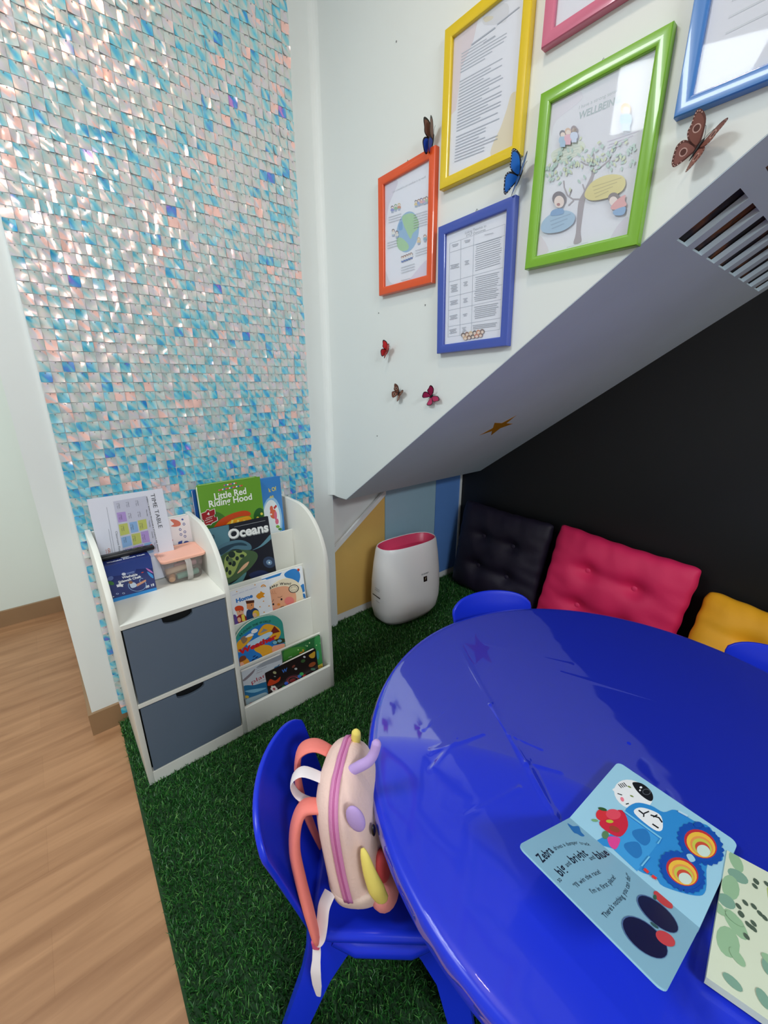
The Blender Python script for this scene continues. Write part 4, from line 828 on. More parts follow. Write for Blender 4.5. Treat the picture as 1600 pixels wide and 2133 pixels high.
def p_green(A):
    T = C(176, 190, 196); A.smooth([(290, 600), (520, 480), (560, 560), (330, 760), (290, 900)], C(230, 224, 238)); A.smooth([(830, 1900), (900, 1740), (1010, 1640), (1010, 1810)], C(224, 216, 236)); A.smooth([(170, 1990), (190, 1820), (270, 1960)], C(234, 222, 234))
    A.text('I have a strong sense of', (540, 650), (955, 450), T, 0.006); A.text('WELLBEING', (535, 745), (922, 575), C(146, 168, 172), 0.012, 0.02)
    A.smooth([(290, 1060), (420, 980), (560, 940), (600, 1000), (520, 1080), (340, 1150)], C(220, 230, 208)); 
    for i in range(4): A.line([(310, 1060 + 30 * i), (560 - 20 * i, 985 + 30 * i)], 7, C(196, 210, 190))
    for i in range(4): A.line([(810 + (i % 2) * 10, 940 + 30 * i), (1110 - 60 * i, 830 + 48 * i)], 8, C(206, 196, 220))
    BR = C(150, 138, 146)
    A.smooth([(500, 1895), (520, 1800), (530, 1640), (545, 1500), (585, 1420), (640, 1300), (668, 1240), (690, 1240), (660, 1340), (625, 1420), (600, 1500), (580, 1640), (565, 1780), (570, 1875)], BR)
    for pth in ([(668, 1250), (680, 1160), (682, 1060)], [(680, 1165), (610, 1160), (560, 1130)], [(680, 1225), (760, 1170), (830, 1110), (840, 1080)], [(820, 1135), (890, 1110), (950, 1060)], [(600, 1400), (580, 1340)], [(570, 1480), (490, 1480), (440, 1445), (410, 1370), (405, 1310)], [(460, 1450), (480, 1390)], [(500, 1490), (450, 1540)]): A.line(pth, 12, BR)
    for i in range(130):
        x = random.uniform(250, 1080); y = 1130 - 0.18 * (x - 250) + random.gauss(60, 95) 
        if x > 640 and y > 1230 - 0.1 * (x - 640): y -= 130
        if y > 1420 or y < 830: continue
        A.ell((x, y), 10, 22, C(170, 206, 190) if i % 3 else C(206, 220, 170), random.uniform(-50, 60), n=10)
    A.smooth([(610, 1420), (680, 1320), (820, 1255), (950, 1260), (990, 1320), (960, 1400), (850, 1460), (700, 1495), (620, 1475)], C(226, 208, 112))
    A.smooth([(205, 1760), (230, 1680), (320, 1610), (440, 1590), (515, 1630), (500, 1710), (400, 1780), (260, 1800)], C(150, 190, 224))
    for i in range(4): A.line([(680 + 8 * i, 1370 + 32 * i), (950 - 40 * i, 1280 + 42 * i)], 8, C(190, 172, 90))
    for i in range(3): A.line([(290 + 8 * i, 1690 + 34 * i), (480 - 30 * i, 1620 + 45 * i)], 8, C(120, 158, 196))
    kid(A, 985, 640, 4.0, (240, 180, 110), (150, 190, 220), (180, 206, 230)); A.ell((370, 1480), 62, 66, C(90, 80, 90)); A.ell((372, 1510), 46, 56, C(246, 222, 212)); A.ell((366, 1535), 16, 14, C(160, 90, 90)); A.smooth([(310, 1590), (400, 1570), (410, 1620), (300, 1640)], C(100, 150, 206))
    A.ell((880, 1470), 54, 50, C(100, 84, 84), -20); A.ell((878, 1500), 40, 44, C(246, 226, 216)); A.smooth([(850, 1560), (920, 1480), (990, 1440), (985, 1490), (1000, 1540), (900, 1580)], C(232, 150, 150)); A.smooth([(880, 1590), (985, 1550), (990, 1600), (960, 1630), (890, 1630)], C(110, 160, 214))
    for i, (x, h_, s_) in enumerate(((400, (90, 84, 96), (150, 190, 226)), (450, (226, 180, 150), (236, 170, 190)), (505, (130, 110, 120), (170, 190, 226)))): kid(A, x, 885 - i * 22, 2.4, h_, s_, s_)
    A.line([(445, 1932), (640, 1885)], 6, T)
frame('green picture frame holding a wellbeing tree poster', -1.0475, 1.469, (122, 178, 40), p_green, [(290, 608), (1272, 60), (1012, 1812), (160, 2015)], 0.0, 0.25, 0.337)
def p_plain(A):
    rng_ = C(196, 200, 210)
    for i in range(10): A.line([(0.03, 0.25 - 0.02 * i), (0.17, 0.25 - 0.02 * i)], 0.003, rng_, raw=True)
frame('pink picture frame at the top edge above the green one', -1.038, 1.885, (206, 110, 140), None, None, 0.0, 0.25, 0.337, False)
frame('light blue picture frame at the top right corner', -1.3235, 1.660, (66, 126, 200), p_plain, None, 0.0, 0.25, 0.337, False)

WASH = 0.0
# ================================================================== BUTTERFLIES
def butterfly(label, y, z, s, rot, edge, inner, spots=None, dih=(48, 40), inner2=None, hs=1.0):
    """rot: clockwise turn seen from the room"""
    t = thing('butterfly_decoration', label, 'butterfly decoration', (-0.001, y, z))
    t.rotation_euler = (Matrix.Rotation(-PI / 2, 3, 'Z') @ Matrix.Rotation(math.radians(rot), 3, 'Y')).to_euler()
    fore = [(0.02, 0.02), (0.16, 0.42), (0.45, 0.86), (0.78, 1.02), (0.98, 0.98), (0.97, 0.78), (0.86, 0.52), (0.80, 0.26), (0.55, 0.06), (0.2, -0.04)]
    hind = [(0.02, 0.02), (0.4, 0.08), (0.74, 0.02), (0.86, -0.22), (0.76, -0.52), (0.6, -0.78 * hs), (0.42, -0.84 * hs), (0.26, -0.62), (0.1, -0.28)]
    def cr(pts, n=4):
        N = len(pts); out = []
        for i in range(N):
            p0, p1, p2, p3 = [np.array(pts[(i + d) % N], float) for d in (-1, 0, 1, 2)]
            for j in range(n):
                q = j / n; out.append(0.5 * (2 * p1 + (p2 - p0) * q + (2 * p0 - 5 * p1 + 4 * p2 - p3) * q * q + (3 * p1 - p0 - 3 * p2 + p3) * q ** 3))
        return out
    for sd, di in ((-1, dih[0]), (1, dih[1])):
        ca, sa = math.cos(math.radians(di)), math.sin(math.radians(di))
        for shp, nm, cc in ((fore, 'forewing', inner), (hind, 'hindwing', inner2 or inner)):
            b = MB(); q = cr(shp); c0 = np.mean(np.array(shp), 0) * 0.92
            def P(u, v, k): return (sd * u * s * ca, -0.004 - u * s * sa - k * ca, v * s)
            up_ = [P(u, v, 0.0004) for u, v in q]; dn = [P(u, v, 0) for u, v in q]; n = len(q)
            k0 = [i for i in range(n)]
            b.add(up_ + dn, [tuple(k0), tuple(range(2 * n - 1, n - 1, -1))] + [(i, i + n, (i + 1) % n + n, (i + 1) % n) for i in range(n)], mat(edge, 0.4))
            q2 = [c0 + (np.array(p) - c0) * 0.80 for p in q]; b.add([P(u, v, 0.0007) for u, v in q2], [tuple(range(n))], mat(cc, 0.4))
            b.add([P(u, v, -0.0003) for u, v in q2], [tuple(range(n))], mat(cc, 0.4))
            if spots:
                q3 = [c0 + (np.array(p) - c0) * 0.90 for p in q]
                for i in range(n):
                    u, v = q3[i]
                    if (u > 0.62 or (v < -0.5)) and i % 2 == 0:
                        r = 0.028; b.add([P(u + r * math.cos(a), v + r * math.sin(a), 0.001) for a in [PI * 2 * j / 6 for j in range(6)]], [tuple(range(6))], mat(spots, 0.4))
                if inner2:
                    cxy = (0.45, -0.3) if nm == 'hindwing' else (0.55, 0.5)
                    for rr_, mm in ((0.16, mat(spots, 0.4)), (0.12, mat(edge, 0.4))): b.add([P(cxy[0] + rr_ * math.cos(a), cxy[1] + rr_ * math.sin(a), 0.0009 + (0.16 - rr_) * 0.004) for a in [PI * 2 * j / 12 for j in range(12)]], [tuple(range(12))], mm)
            obj(nm, b, t)
    b = MB(); b.tube([(0, -0.005, -0.45 * s), (0, -0.005, -0.2 * s), (0, -0.006, 0.1 * s), (0, -0.006, 0.28 * s), (0, -0.006, 0.36 * s)], [0.012 * s, 0.05 * s, 0.075 * s, 0.06 * s, 0.015 * s], mat((24, 22, 26), 0.5), 10); obj('body', b, t, 1.2)
    for sd in (-1, 1):
        b = MB(); b.tube([(0, -0.006, 0.32 * s), (sd * 0.08 * s, -0.009, 0.5 * s), (sd * 0.2 * s, -0.012, 0.68 * s), (sd * 0.24 * s, -0.012, 0.70 * s)], 0.0004, mat((24, 22, 26), 0.5), 5); obj('antenna', b, t)
    return t
G6 = 'paper butterflies on the stair side wall'
butterfly('dark blue and brown butterfly at the top of the orange frame', -0.590, 1.842, 0.040, 10, (34, 30, 34), (120, 84, 70), None, (80, 66), (34, 70, 170))
butterfly('bright blue black-edged butterfly below the yellow frame', -0.880, 1.672, 0.041, 26, (16, 16, 22), (22, 110, 200), (190, 200, 226), (52, 60), None, 1.15)
butterfly('large reddish brown butterfly below the light blue frame', -1.243, 1.604, 0.040, 34, (96, 56, 50), (128, 80, 70), (206, 170, 160), (40, 45), (140, 92, 84))
butterfly('small red butterfly left of the dark blue frame', -0.402, 1.312, 0.030, 30, (60, 24, 26), (206, 50, 50), None, (58, 62), (190, 44, 46))
butterfly('small brown patterned butterfly near the bottom of the wall', -0.459, 1.170, 0.028, 35, (70, 44, 36), (112, 72, 58), (214, 190, 170), (45, 25), (134, 84, 70))
butterfly('crimson butterfly beside the small brown one', -0.616, 1.165, 0.032, 60, (52, 24, 36), (170, 34, 84), None, (45, 15), (178, 40, 92))
for (y, z) in ((-0.572, 1.436), (-0.344, 1.438), (-0.332, 1.011), (-0.428, 2.128)):
    b = MB(); b.tube([(0.0, y, z), (-0.0015, y, z)], 0.0022, mat((150, 150, 150), 0.4, metal=0.5), 10)
    o = obj('wall_plug', b); tag(o, 'tiny grey wall plug left in the white stair side wall', 'wall plug', 'wall plugs in the stair side wall')

# ================================================================== AIR PURIFIER
def purifier():
    t = thing('air_purifier', 'white rounded air purifier with a pink top recess', 'air purifier', (0.338, -0.150, 0.02), rotz=math.radians(-4))
    wm = mat((236, 234, 234), 0.35, coat=0.2, name='white_abs'); pm = mat((226, 70, 110), 0.35, name='pink_abs')
    def ring(w, d, z, yo=0.0, sh=0.0, n=48, e=2.6):
        out = []
        for i in range(n):
            a = 2 * PI * i / n; c, s_ = math.cos(a), math.sin(a)
            x = w / 2 * math.copysign(abs(c) ** (2 / e), c); y = d / 2 * math.copysign(abs(s_) ** (2 / e), s_)
            out.append((x, y + yo, z + sh * x))
        return out
    b = MB(); b.loft([ring(.26, .12, 0.0), ring(.32, .17, 0.006), ring(.372, .202, .035), ring(.398, .214, .09), ring(.402, .215, .15), ring(.394, .205, .24), ring(.376, .186, .33), ring(.358, .166, .395), ring(.350, .156, .412), ring(.344, .150, .417), ring(.336, .142, .413)], wm, cap=False); b.add(ring(.26, .12, 0.0), [tuple(range(48))[::-1]], wm)

    obj('housing', b, t, 1.2)
    b = MB(); b.loft([ring(.338, .144, .4145), ring(.334, .140, .4155), ring(.326, .132, .410), ring(.312, .118, .372), ring(.30, .106, .368)], pm, cap=False); vs = ring(.302, .108, .3685); b.add(vs, [tuple(range(len(vs)))], pm); 
    b.loft([ring(.340, .146, .413), ring(.338, .144, .4145)], pm, cap=False)
    obj('top_recess', b, t, 1.2)
    def fy(z, x): return -0.1075 + max(0, z - .15) * 0.09 
    b = MB(); y = -0.1085 + 0.0
    A = Art(b, None, 1, 1, to3=lambda u, v, k: (u, -0.1030 - k + (v - 0.24) * 0.115, v)); A.clipuv = lambda q: q
    A.text('SHARP', (0.016, 0.257), (0.064, 0.257), mat((110, 114, 120), 0.4), 0.0075, 0.02, raw=True)
    A.poly([(0.029, 0.218), (0.052, 0.218), (0.052, 0.246), (0.029, 0.246)], mat((20, 20, 22), 0.2), raw=True); A.poly([(0.037, 0.225), (0.044, 0.232), (0.042, 0.234), (0.046, 0.242), (0.039, 0.235), (0.041, 0.233)], mat((200, 190, 150), 0.3), raw=True)
    obj('badge', b, t)
    b = MB(); 
    A = Art(b, None, 1, 1, to3=lambda u, v, k: (-0.1995 - k + (0.0 if v < .2 else (v - .2) * .10) - 0.0008, -u, v)); A.clipuv = lambda q: q
    A.poly([(-0.02, 0.168), (0.045, 0.168), (0.045, 0.174), (-0.02, 0.174)], mat((20, 20, 22), 0.3), raw=True)
    for i in range(3): A.poly([(0.0, 0.215 - i * .009 - .05 * (i == 2)), (0.04, 0.215 - i * .009 - .05 * (i == 2)), (0.04, 0.2125 - i * .009 - .05 * (i == 2)), (0.0, 0.2125 - i * .009 - .05 * (i == 2))], mat((170, 172, 176), 0.4), raw=True)
    obj('side_marking', b, t)
purifier()

# ================================================================== CUSHIONS
def cushion(label, col, yc, zc, w, h, th, leanx, x, roll=0.0, tuft=3, yaw=0.0, sheen=0.3, seed=1):
    """floor cushion leaning on the black wall; local u=width, v=height, n toward the room"""
    t = thing('floor_cushion', label, 'cushion', (x, yc, zc)); 
    t.rotation_euler = (Matrix.Rotation(-PI / 2 + yaw, 3, 'Z') @ Matrix.Rotation(-leanx, 3, 'X') @ Matrix.Rotation(roll, 3, 'Y')).to_euler()
    rng = np.random.default_rng(seed); m = mat(col, 0.62, noise=0.05, nscale=9, bump=0.35, bscale=45, sheen=0.0, name='cushion_fabric')
    tp = [(-0.5 + (i + 1) / (tuft + 1), -0.5 + (j + 1) / (tuft + 1)) for i in range(tuft) for j in range(tuft)]
    ph = rng.random(8) * 6
    def prof(u, v):
        a = max(0, 1 - abs(2 * u) ** 3.2); c = max(0, 1 - abs(2 * v) ** 3.2); base = (a * c) ** 0.42
        dip = 0
        for (p, q) in tp:
            d2 = ((u - p) * w) ** 2 + ((v - q) * h) ** 2
            dip += 0.42 * math.exp(-d2 / 0.0022) + 0.16 * math.exp(-(((v - q) * h) ** 2) / 0.0009) * math.exp(-((u - p) * w) ** 2 / 0.02)
        dip = min(dip, 0.6)
        wr = 0.035 * math.sin(26 * u + ph[0] + 5 * v) * math.sin(9 * v + ph[1]) + 0.05 * math.sin(60 * u + 14 * v + ph[2]) * max(0, abs(2 * v) - 0.55) + 0.05 * math.sin(52 * v + 9 * u + ph[3]) * max(0, abs(2 * u) - 0.5)
        return th / 2 * base * (1 - dip) * (1 + wr * 1.3)
    b = MB(); N = 56
    def edge(u, v):
        sx = 1 - 0.045 * (1 - (2 * v) ** 2) * abs(2 * u) ** 6 + 0.006 * math.sin(40 * v + ph[4]); sz = 1 - 0.05 * (1 - (2 * u) ** 2) * abs(2 * v) ** 6 + 0.006 * math.sin(40 * u + ph[5])
        rd = 1 - 0.05 * (abs(2 * u) ** 8 * abs(2 * v) ** 8)
        return u * w * sx * rd, v * h * sz * rd
    for sg in (-1, 1):
        def fn(a, c, sg=sg):
            u, v = a - 0.5, c - 0.5; X, Z = edge(u, v); return (X, sg * (prof(u, v) + 0.001), Z)
        b.grid(fn, N, N, m)
    bm = bmesh.new(); 
    o = obj('cushion_cover', b, t, 3.1)
    me = o.data; bm.from_mesh(me); bmesh.ops.remove_doubles(bm, verts=bm.verts[:], dist=0.0022); bmesh.ops.recalc_face_normals(bm, faces=bm.faces[:]); bm.to_mesh(me); bm.free()
    for (p, q) in tp:
        b2 = MB(); dp = prof(p, q); b2.ball((p * w, -dp - 0.002, q * h), (0.013, 0.005, 0.013), mat(tuple(min(255, int(c_ * 0.95 + 12)) for c_ in col), 0.6), 14, 8); obj('button', b2, t, 2)
    return t
cushion('very dark purple tufted cushion in the corner by the blue board', (22, 11, 36), -0.350, 0.276, 0.57, 0.53, 0.14, math.radians(9), 0.855, math.radians(1), 2, 0.0, seed=3)
cushion('crimson pink tufted cushion leaning on the black wall', (226, 32, 92), -0.945, 0.280, 0.60, 0.52, 0.14, math.radians(12), 0.840, math.radians(3.0), 2, 0.0, seed=5)
cushion('golden yellow tufted cushion at the right edge', (246, 172, 24), -1.525, 0.215, 0.54, 0.46, 0.14, math.radians(28), 0.800, math.radians(4), 2, 0.0, seed=9)

# ================================================================== TABLE
bluep = mat((24, 50, 212), 0.30, spec=0.35, noise=0.04, nscale=3, name='royal_blue_plastic')
TZ = 0.50; TC = (-0.184, -1.384); TR = 0.541
def table():
    t = thing('round_table', 'large round royal blue plastic children\'s table', 'table', (TC[0], TC[1], 0.02))
    z = TZ - 0.02; b = MB(); n = 128; rg = []
    for r, zz in ((0.05, z - 0.004), (TR - 0.025, z - 0.004), (TR - 0.012, z - 0.0045), (TR - 0.004, z - 0.008), (TR, z - 0.016), (TR, z - 0.038), (TR - 0.006, z - 0.044), (TR - 0.02, z - 0.044), (TR - 0.03, z - 0.022), (0.05, z - 0.022)):
        rg.append([(r * math.cos(2 * PI * i / n), r * math.sin(2 * PI * i / n), zz) for i in range(n)])
    b.loft(rg, bluep); obj('tabletop', b, t, 0.7)
    for i in range(4):
        a = PI / 4 + i * PI / 2 + 0.2; b = MB(); d = Vector((math.cos(a), math.sin(a), 0))
        b.tube([d * 0.33 + Vector((0, 0, z - 0.022)), d * 0.35 + Vector((0, 0, 0.3)), d * 0.39 + Vector((0, 0, 0.0))], [0.034, 0.028, 0.02], bluep, 16); obj('leg', b, t, 1.0)
    # clear film stretched over the top with a crease running across it
    t2 = thing('table_cover', 'clear creased plastic film stretched over the round blue table', 'table cover', (TC[0], TC[1], TZ - 0.06))
    m = clear_mat('clear_film', (250, 251, 255), 0.036, 0.045, 0.008, (200, 205, 230))
    nt = m.node_tree; gl = [n_ for n_ in nt.nodes if n_.type == 'BSDF_GLOSSY'][0]; tc = nt.nodes.new('ShaderNodeTexCoord'); nz = nt.nodes.new('ShaderNodeTexNoise'); nz.inputs['Scale'].default_value = 7; nz.inputs['Detail'].default_value = 2
    bp = nt.nodes.new('ShaderNodeBump'); bp.inputs['Strength'].default_value = 0.12; bp.inputs['Distance'].default_value = 0.01; nt.links.new(tc.outputs['Object'], nz.inputs['Vector']); nt.links.new(nz.outputs['Fac'], bp.inputs['Height']); nt.links.new(bp.outputs['Normal'], gl.inputs['Normal'])
    rng = np.random.default_rng(4)
    cre = CREASES
    def hgt(x, y):
        h_ = 0
        for (x0, y0, x1, y1, wd, am) in cre:
            dx, dy = x1 - x0, y1 - y0; L2 = dx * dx + dy * dy; s_ = ((x - x0) * dx + (y - y0) * dy) / L2
            s_ = min(1, max(0, s_)); d2 = (x - x0 - s_ * dx) ** 2 + (y - y0 - s_ * dy) ** 2
            h_ += am * math.exp(-d2 / wd ** 2) * (0.75 + 0.25 * math.sin(s_ * 5 + x0 * 30))
        return h_
    b = MB(); zc = 0.06; NR_, NA = 240, 620; rg = []
    for j in range(NR_ + 1):
        r = 0.004 + (TR - 0.003) * j / NR_; ring = []
        for i in range(NA):
            a = 2 * PI * i / NA; x, y = r * math.cos(a), r * math.sin(a)
            e = max(0, (r - (TR - 0.022)) / 0.023); zz = zc - 0.0025 - 0.012 * e ** 2.2 + hgt(x, y) * (1 - 0.3 * e)
            ring.append((x, y, zz))
        rg.append(ring)
    for k, (dr, dz) in enumerate(((0.0015, -0.018), (0.0015, -0.024))):
        rg.append([((TR + dr + 0.0016 * math.sin(23 * a + k) + 0.001 * math.sin(61 * a)) * math.cos(a), (TR + dr + 0.0016 * math.sin(23 * a + k) + 0.001 * math.sin(61 * a)) * math.sin(a), zc + dz) for a in [2 * PI * i / NA for i in range(NA)]])
    b.loft(rg, m, cap=False); obj('film_sheet', b, t2, 3.1)
CREASES = []
# the long crease, in table coordinates
_c = [(-0.02, 0.44), (-0.13, 0.25), (-0.205, 0.11), (-0.26, 0.02), (-0.335, -0.07), (-0.44, -0.21), (-0.50, -0.30)]
for i in range(len(_c) - 1): CREASES.append((*_c[i], *_c[i + 1], 0.0045, 0.0022)); CREASES.append((_c[i][0] + 0.010, _c[i][1] + 0.004, _c[i + 1][0] + 0.006 + 0.006 * (i % 2), _c[i + 1][1], 0.004, 0.0008))
for (x, y, dx, dy) in ((-0.2, 0.11, 0.03, -0.05), (-0.22, 0.09, -0.03, -0.05), (-0.26, 0.03, -0.04, -0.02), (-0.17, 0.17, 0.02, -0.06), (-0.30, -0.03, 0.03, -0.05), (-0.36, 0.22, 0.10, 0.02), (-0.30, 0.30, 0.10, 0.01), (-0.38, 0.12, 0.12, -0.03), (-0.33, 0.25, 0.12, -0.04), (-0.42, 0.0, 0.08, -0.06), (0.05, 0.40, 0.1, -0.2), (0.1, 0.2, 0.12, -0.3)): CREASES.append((x, y, x + dx, y + dy, 0.0045, 0.0008))
table()

# ================================================================== CHAIRS
def chair(label, x, y, ang, group=None):
    """local +y = the way the seat faces"""
    t = thing('childrens_chair', label, 'chair', (x, y, 0.02), rotz=math.radians(ang - 90), group=group)
    SZ = 0.27 - 0.02; 
    # backrest
    b = MB()
    def fn(u, v):
        xx = (u - 0.5) * 2; hw = 0.120 + 0.022 * v; zt = 0.485 + 0.018 * (1 - xx * xx) - 0.02 * abs(xx) ** 8 * 1.0
        z = 0.225 + (zt - 0.225) * v; yb = -0.122 - 0.073 * ((z - 0.225) / 0.26) ** 1.1
        bul = (0.010 + 0.020 * v) * (1 - xx * xx)
        rc = 1 - 0.05 * max(0, v - 0.85) / 0.15
        return (xx * hw * (1 - 0.03 * (v > 0.97)), yb - bul, z)
    b.grid(fn, 24, 18, bluep); o = obj('backrest', b, t, 3.1)
    md = o.modifiers.new('thickness', 'SOLIDIFY'); md.thickness = 0.011; md.offset = 1.0; mb_ = o.modifiers.new('rounding', 'BEVEL'); mb_.width = 0.004; mb_.segments = 3; mb_.limit_method = 'ANGLE'; mb_.angle_limit = 0.8
    # seat pan
    b = MB(); rg = []
    for w_, d_, z_ in ((0.06, 0.06, SZ - 0.016), (0.20, 0.20, SZ - 0.012), (0.236, 0.250, SZ - 0.002), (0.250, 0.266, SZ), (0.264, 0.280, SZ - 0.004), (0.266, 0.284, SZ - 0.014), (0.258, 0.276, SZ - 0.024), (0.24, 0.256, SZ - 0.022), (0.06, 0.06, SZ - 0.026)):
        r_ = min(0.045, w_ / 2 - 0.001); ring = []
        for sx, sy, a0 in ((1, 1, 0), (-1, 1, 90), (-1, -1, 180), (1, -1, 270)):
            for i in range(7):
                a = math.radians(a0 + 15 * i); ring.append((sx * (w_ / 2 - r_) + r_ * math.cos(a), sy * (d_ / 2 - r_) + r_ * math.sin(a), z_))
        rg.append(ring)
    b.loft(rg, bluep); obj('seat', b, t, 1.2)
    for sx in (-1, 1):
        for sy in (-1, 1):
            b = MB(); top = Vector((sx * 0.098, sy * 0.085, SZ - 0.018)); mid = Vector((sx * 0.125, sy * 0.125, SZ * 0.55)); ft = Vector((sx * 0.150, sy * (0.155 if sy > 0 else 0.175), 0.0))
            rings = []
            for p, wx, wy in ((top, 0.022, 0.052), (top.lerp(mid, .5), 0.018, 0.036), (mid, 0.016, 0.027), (ft, 0.015, 0.021)):
                rings.append([(p.x + dx * wx, p.y + dy * wy, p.z) for dx, dy in ((-1, -1), (-.3, -1.12), (.3, -1.12), (1, -1), (1.15, 0), (1, 1), (.3, 1.12), (-.3, 1.12), (-1, 1), (-1.15, 0))])
            b.loft(rings, bluep); obj('leg', b, t, 0.9)
        b = MB(); b.tube([(sx * 0.112, -0.09, SZ - 0.03), (sx * 0.118, -0.05, SZ - 0.045), (sx * 0.118, 0.05, SZ - 0.045), (sx * 0.112, 0.09, SZ - 0.03)], [0.018, 0.02, 0.02, 0.018], bluep, 12); obj('side_rail', b, t, 1.2)
    return t
chair('royal blue plastic chair with the pink backpack on its seat', -0.616, -1.112, -41.3)
chair('royal blue plastic chair tucked in behind the table near the purple cushion', -0.021, -1.030, -118.8)
chair('royal blue plastic chair at the right edge before the yellow cushion', 0.205, -1.548, 174)

# ================================================================== BACKPACK
def backpack():
    F = Matrix.Rotation(math.radians(-41.3 - 90), 3, 'Z')
    org = Vector((-0.616, -1.112, 0)) + F @ Vector((0.026, -0.048, 0)) 
    t = thing('childrens_backpack', 'pale pink plush animal backpack propped on the blue chair', 'backpack', (org.x, org.y, 0.272)); t.rotation_euler = (F @ Matrix.Rotation(math.radians(-7), 3, 'Z') @ Matrix.Rotation(math.radians(6), 3, 'X')).to_euler(); t.scale = (0.86, 0.96, 1.07)
    fab = mat((240, 206, 196), 0.9, noise=0.06, nscale=18, bump=0.4, bscale=160, sheen=0.3, name='pink_plush'); coral = mat((240, 130, 120), 0.7, bump=0.2, bscale=200, name='coral_webbing'); white = mat((236, 226, 230), 0.7, name='white_webbing')
    zipm = mat((222, 140, 190), 0.55, bump=0.3, bscale=300); lil = mat((190, 160, 220), 0.85, bump=0.3, bscale=150); yel = mat((236, 216, 110), 0.85, bump=0.3, bscale=150)
    H = 0.272
    def sq(c, e): return math.copysign(abs(c) ** e, c)
    def outline(zf):            # half width (x) and half depth (y) at height fraction
        w = 0.104 * (max(0.0, 1 - abs((zf - 0.42) / 0.585) ** 5.0)) ** 0.42 if zf > 0.42 else 0.104 * (max(0, 1 - abs((zf - 0.42) / 0.445) ** 4.5)) ** 0.4
        d = 0.058 * (max(0.0, 1 - abs((zf - 0.40) / 0.61) ** 5.5)) ** 0.42 if zf > 0.40 else 0.058 * (max(0, 1 - abs((zf - 0.40) / 0.42) ** 5)) ** 0.38
        return w, d
    b = MB(); rg = []; n = 56
    zl = [0.0, 0.004, 0.012, 0.03, 0.06, 0.1, 0.15, 0.2, 0.26, 0.32, 0.4, 0.48, 0.56, 0.64, 0.72, 0.79, 0.85, 0.9, 0.94, 0.97, 0.99, 0.999]
    for zf in zl:
        w, d = outline(zf); w = max(w, 0.01); d = max(d, 0.006); ring = []
        for i in range(n):
            a = 2 * PI * i / n; c, s_ = math.cos(a), math.sin(a); x = w * sq(c, 0.78); y = d * sq(s_, 0.78)
            # pinched seam between main body and front pocket, and the gathered waist
            y -= 0.0; g = 1 - 0.07 * math.exp(-((s_ - 0.42) / 0.12) ** 2) * (zf > 0.2) - 0.05 * math.exp(-((zf - 0.235 - 0.03 * s_) / 0.02) ** 2)
            y *= (1.50 - 0.75 * zf) if s_ > 0 else 0.9
            ring.append((x * g, y, zf * H))
        rg.append(ring)
    b.loft(rg, fab); obj('bag_body', b, t, 3.1)
    b = MB(); rg = []
    for q_ in range(9):
        ring = []
        for i in range(n):
            a = 2 * PI * i / n; c, s_ = math.cos(a), math.sin(a); top = 0.215 + 0.045 * abs(s_) ** 1.5 + 0.02 * (s_ > 0) * s_; zf = 0.002 + (top - 0.002) * q_ / 8
            w, d = outline(zf); sc_ = 1.022 if q_ < 8 else 0.99
            y = d * sq(s_, 0.78) * ((1.50 - 0.75 * zf) if s_ > 0 else 0.9); ring.append((max(w, 0.01) * sq(c, 0.78) * sc_, y * sc_, zf * H - 0.001 * (q_ == 0)))
        rg.append(ring)
    b.loft(rg, mat((226, 200, 188), 0.9, noise=0.06, nscale=18, bump=0.4, bscale=160, name='beige_plush')); obj('bottom_panel', b, t, 3.1)
    # zip tape with teeth running over the top and down both sides
    b = MB(); b2 = MB(); pth = []
    for i in range(61):
        a = -0.30 * PI + 1.60 * PI * i / 60 
        zf = 0.50 + 0.50 * math.sin(a) if True else 0
        pth.append(a)
    pts = []
    for i in range(33):
        zf = 0.20 + (0.985 - 0.20) * math.sin(PI / 2 * i / 32); pts.append((outline(zf)[0], zf))
    full = [(w, zf) for w, zf in pts] + [(0.0, 1.0)] + [(-w, zf) for w, zf in pts[::-1]]
    def strip(mbb, half, off, m):
        vs = []
        for k, (w, zf) in enumerate(full):
            d = outline(min(zf, 0.999))[1] ; y0 = 0.0 + 0.012 * max(0, (0.45 - zf)) 
            nx = math.copysign(1, w) if abs(w) > 0.02 else w / 0.02; up_ = max(0, (zf - 0.85)) / 0.15
            px = w + nx * off * (1 - up_ * 0.7); pz = zf * H + off * up_
            vs += [(px, y0 - half, pz), (px, y0 + half, pz)]
        fs = [(2 * k, 2 * k + 1, 2 * k + 3, 2 * k + 2) for k in range(len(full) - 1)]
        mbb.add(vs, fs, m)
    strip(b, 0.0085, 0.0028, zipm); strip(b, 0.0016, 0.0040, mat((196, 100, 160), 0.4)); o = obj('zip', b, t, 3.1)
    md = o.modifiers.new('thickness', 'SOLIDIFY'); md.thickness = 0.0015
    # ears, horns, face
    b = MB(); b.ball((0.094, 0.040, 0.236), (0.009, 0.016, 0.026), lil, 18, 12, Matrix.Rotation(math.radians(10), 4, 'X')); obj('cheek_patch', b, t, 2)['label'] = 'lilac oval patch'
    b = MB(); b.tube([(0.096, 0.044, 0.176), (0.102, 0.048, 0.166), (0.108, 0.054, 0.138), (0.110, 0.062, 0.105), (0.106, 0.068, 0.078), (0.102, 0.072, 0.066)], [0.003, 0.008, 0.012, 0.0155, 0.013, 0.004], yel, 14, 0.7, upv=(0, 1, 0), smooth_path=6); obj('arm', b, t, 2)['label'] = 'yellow padded arm'
